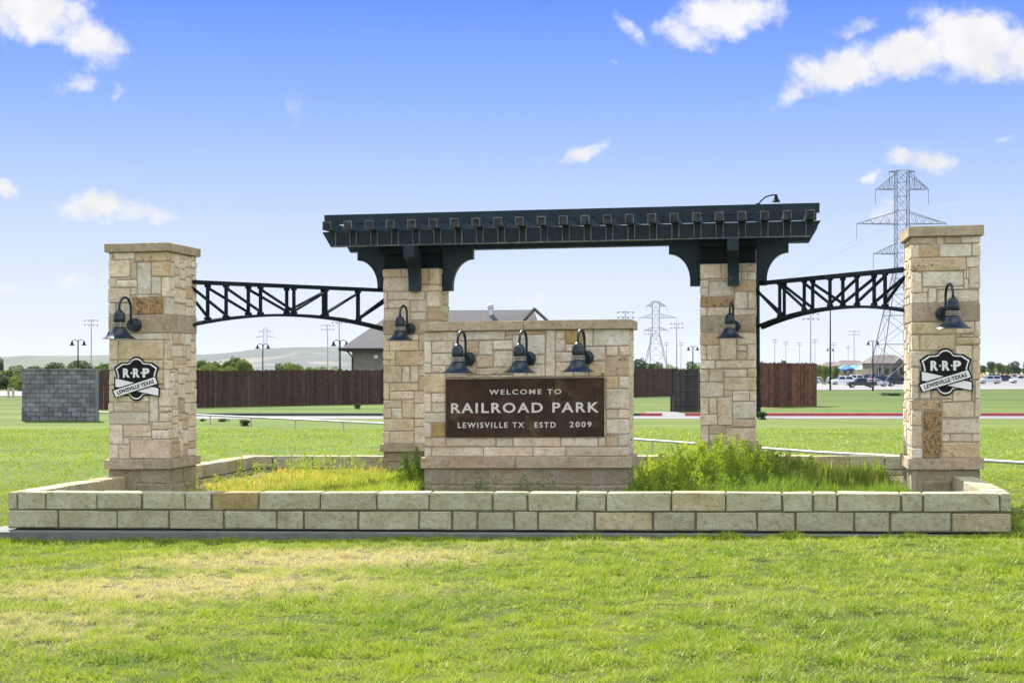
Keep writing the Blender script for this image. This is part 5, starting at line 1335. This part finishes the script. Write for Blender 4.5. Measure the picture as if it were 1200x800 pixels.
# ------------------------------------------------------------------ far houses, tents, crowd
M['h_wall'] = mat('far_house_wall', (.19, .155, .13), .9, var=.15, vscale=.3); M['h_roof'] = mat('far_house_roof', (.11, .095, .088), .9, var=.1, vscale=.3)
def house(px, ybase, wpx, yeave, ytop, D, label, gab=.25):
    k_ = D/FPX; x, y, _ = at(px, 430, D); zb = float(gz_(x, y)); w = wpx*k_/2; ze = CAMH-(yeave-430)*k_-zb; zt = CAMH-(ytop-430)*k_-zb
    root = empty('house', (x, y, zb), .12, label, 'house', 'brown-roofed houses beyond the parking lot')
    mb = MB(); mb.box(-w+.4, w-.4, .5, 9.5, 0, ze); mb.build('wall', M['h_wall'], root)
    mb = MB(); mb.add([(-w, 0, ze), (w, 0, ze), (w, 10, ze), (-w, 10, ze), (-w*(1-gab*1.6), 5, zt), (w*(1-gab*1.6), 5, zt)], [(0, 1, 5, 4), (2, 3, 4, 5), (3, 0, 4), (1, 2, 5), (0, 3, 2, 1)]); mb.build('roof', M['h_roof'], root)
    for q in (-.6, -.2, .25, .65):
        mb = MB(); mb.box(q*w-.6, q*w+.6, .42, .49, ze*.35, ze*.75); mb.build('window', M['glass'], root)
    mb = MB(); mb.add([(w*.15, -.6, ze-.02), (w*.75, -.6, ze-.02), (w*.45, -.6, ze+(zt-ze)*.6), (w*.45, 4, ze+(zt-ze)*.6), (w*.15, 3, ze), (w*.75, 3, ze)], [(0, 1, 2), (0, 2, 3, 4), (1, 5, 3, 2)]); mb.build('gable', M['h_roof'], root)
house(1044, 437, 44, 425.5, 415.5, 430, 'large brown-roofed house beside the pylon legs')
house(1001, 434, 34, 428.5, 422, 560, 'low brown-roofed house behind the blue tents', .2)
house(982, 434, 30, 429.5, 424, 620, 'low grey-brown roof left of the blue tents', .2)
house(1022, 434, 22, 429, 424.5, 520, 'pale brown roof between the tents and the large house', .2)
M['tent_blue'] = mat('tent_blue', (.02, .16, .42), .6); M['tent_cyan'] = mat('tent_cyan', (.03, .35, .55), .6); M['tent_pale'] = mat('tent_pale', (.35, .50, .48), .6)
for (px, m, lab, w) in ((990.5, 'tent_blue', 'dark blue canopy tent on the field beyond the cars', 5.5), (1001, 'tent_cyan', 'bright blue canopy tent on the field', 5.5), (1012, 'tent_pale', 'pale green canopy tent right of the blue ones', 6.5)):
    D = 480; x, y, zt = at(px, 427.3, D); zb = float(gz_(x, y)); root = empty('canopy_tent', (x, y, zb), 0, lab, 'tent', 'canopy tents on the field'); h = zt-zb
    mb = MB(); a = w/2; mb.add([(-a, -a, h-1.3), (a, -a, h-1.3), (a, a, h-1.3), (-a, a, h-1.3), (0, 0, h), (-a, -a, h-1.6), (a, -a, h-1.6), (a, a, h-1.6), (-a, a, h-1.6)], [(0, 1, 4), (1, 2, 4), (2, 3, 4), (3, 0, 4), (5, 6, 1, 0), (6, 7, 2, 1), (7, 8, 3, 2), (8, 5, 0, 3)]); mb.build('canopy', M[m], root)
    for sx in (-1, 1):
        for sy in (-1, 1): mb = MB(); mb.bar((sx*a, sy*a, 0), (sx*a, sy*a, h-1.35), .06); mb.build('leg', M['pole_grey'], root)
# people far off on the field: a crowd that reads as specks
rc = random.Random(9); CC = [(.55, .35, .08), (.55, .5, .12), (.5, .1, .08), (.6, .6, .6), (.05, .06, .1), (.1, .2, .35)]
for ci, c in enumerate(CC):
    mb = MB()
    for _ in range(26):
        px = rc.choice((rc.uniform(985, 1060), rc.uniform(1148, 1225), rc.uniform(1148, 1225))); D = rc.uniform(380, 620); x, y, _z = at(px, 430, D); zb = float(gz_(x, y)); h = rc.uniform(1.3, 1.8)
        for s in (-1, 1): mb.tube([(x+s*.12, y, zb), (x+s*.11, y, zb+h*.48)], [.07, .10], 5)
        mb.tube([(x, y, zb+h*.46), (x, y, zb+h*.62), (x, y, zb+h*.80), (x, y, zb+h*.86)], [.17, .16, .22, .07], 6)
        mb.lathe([(0, zb+h*.87), (.1, zb+h*.91), (.1, zb+h*.96), (0, zb+h)], (x, y, 0), 6)
        for s in (-1, 1): mb.tube([(x+s*.24, y, zb+h*.80), (x+s*.3, y-.05, zb+h*.45)], [.06, .04], 4)
    tag(mb.build('crowd', mat(f'crowd_cloth', c, .9)), 'distant crowd of people standing on the field', 'crowd', kind='stuff')

# ------------------------------------------------------------------ haze
hz = MB(); hz.box(-3600, 3600, -70, 5300, -4, 70)
ho = hz.build('haze', M['pole_grey']); ho['kind'] = 'stuff'
mh = bpy.data.materials.new('haze_air'); mh.use_nodes = True; th = mh.node_tree; th.nodes.clear()
o_ = nn(th, 'ShaderNodeOutputMaterial'); vv = nn(th, 'ShaderNodeVolumePrincipled'); vv.inputs['Density'].default_value = .00004; vv.inputs['Color'].default_value = (.75, .86, 1, 1); vv.inputs['Anisotropy'].default_value = .0
con(th, vv.outputs[0], o_.inputs['Volume']); ho.data.materials.clear(); ho.data.materials.append(mh)
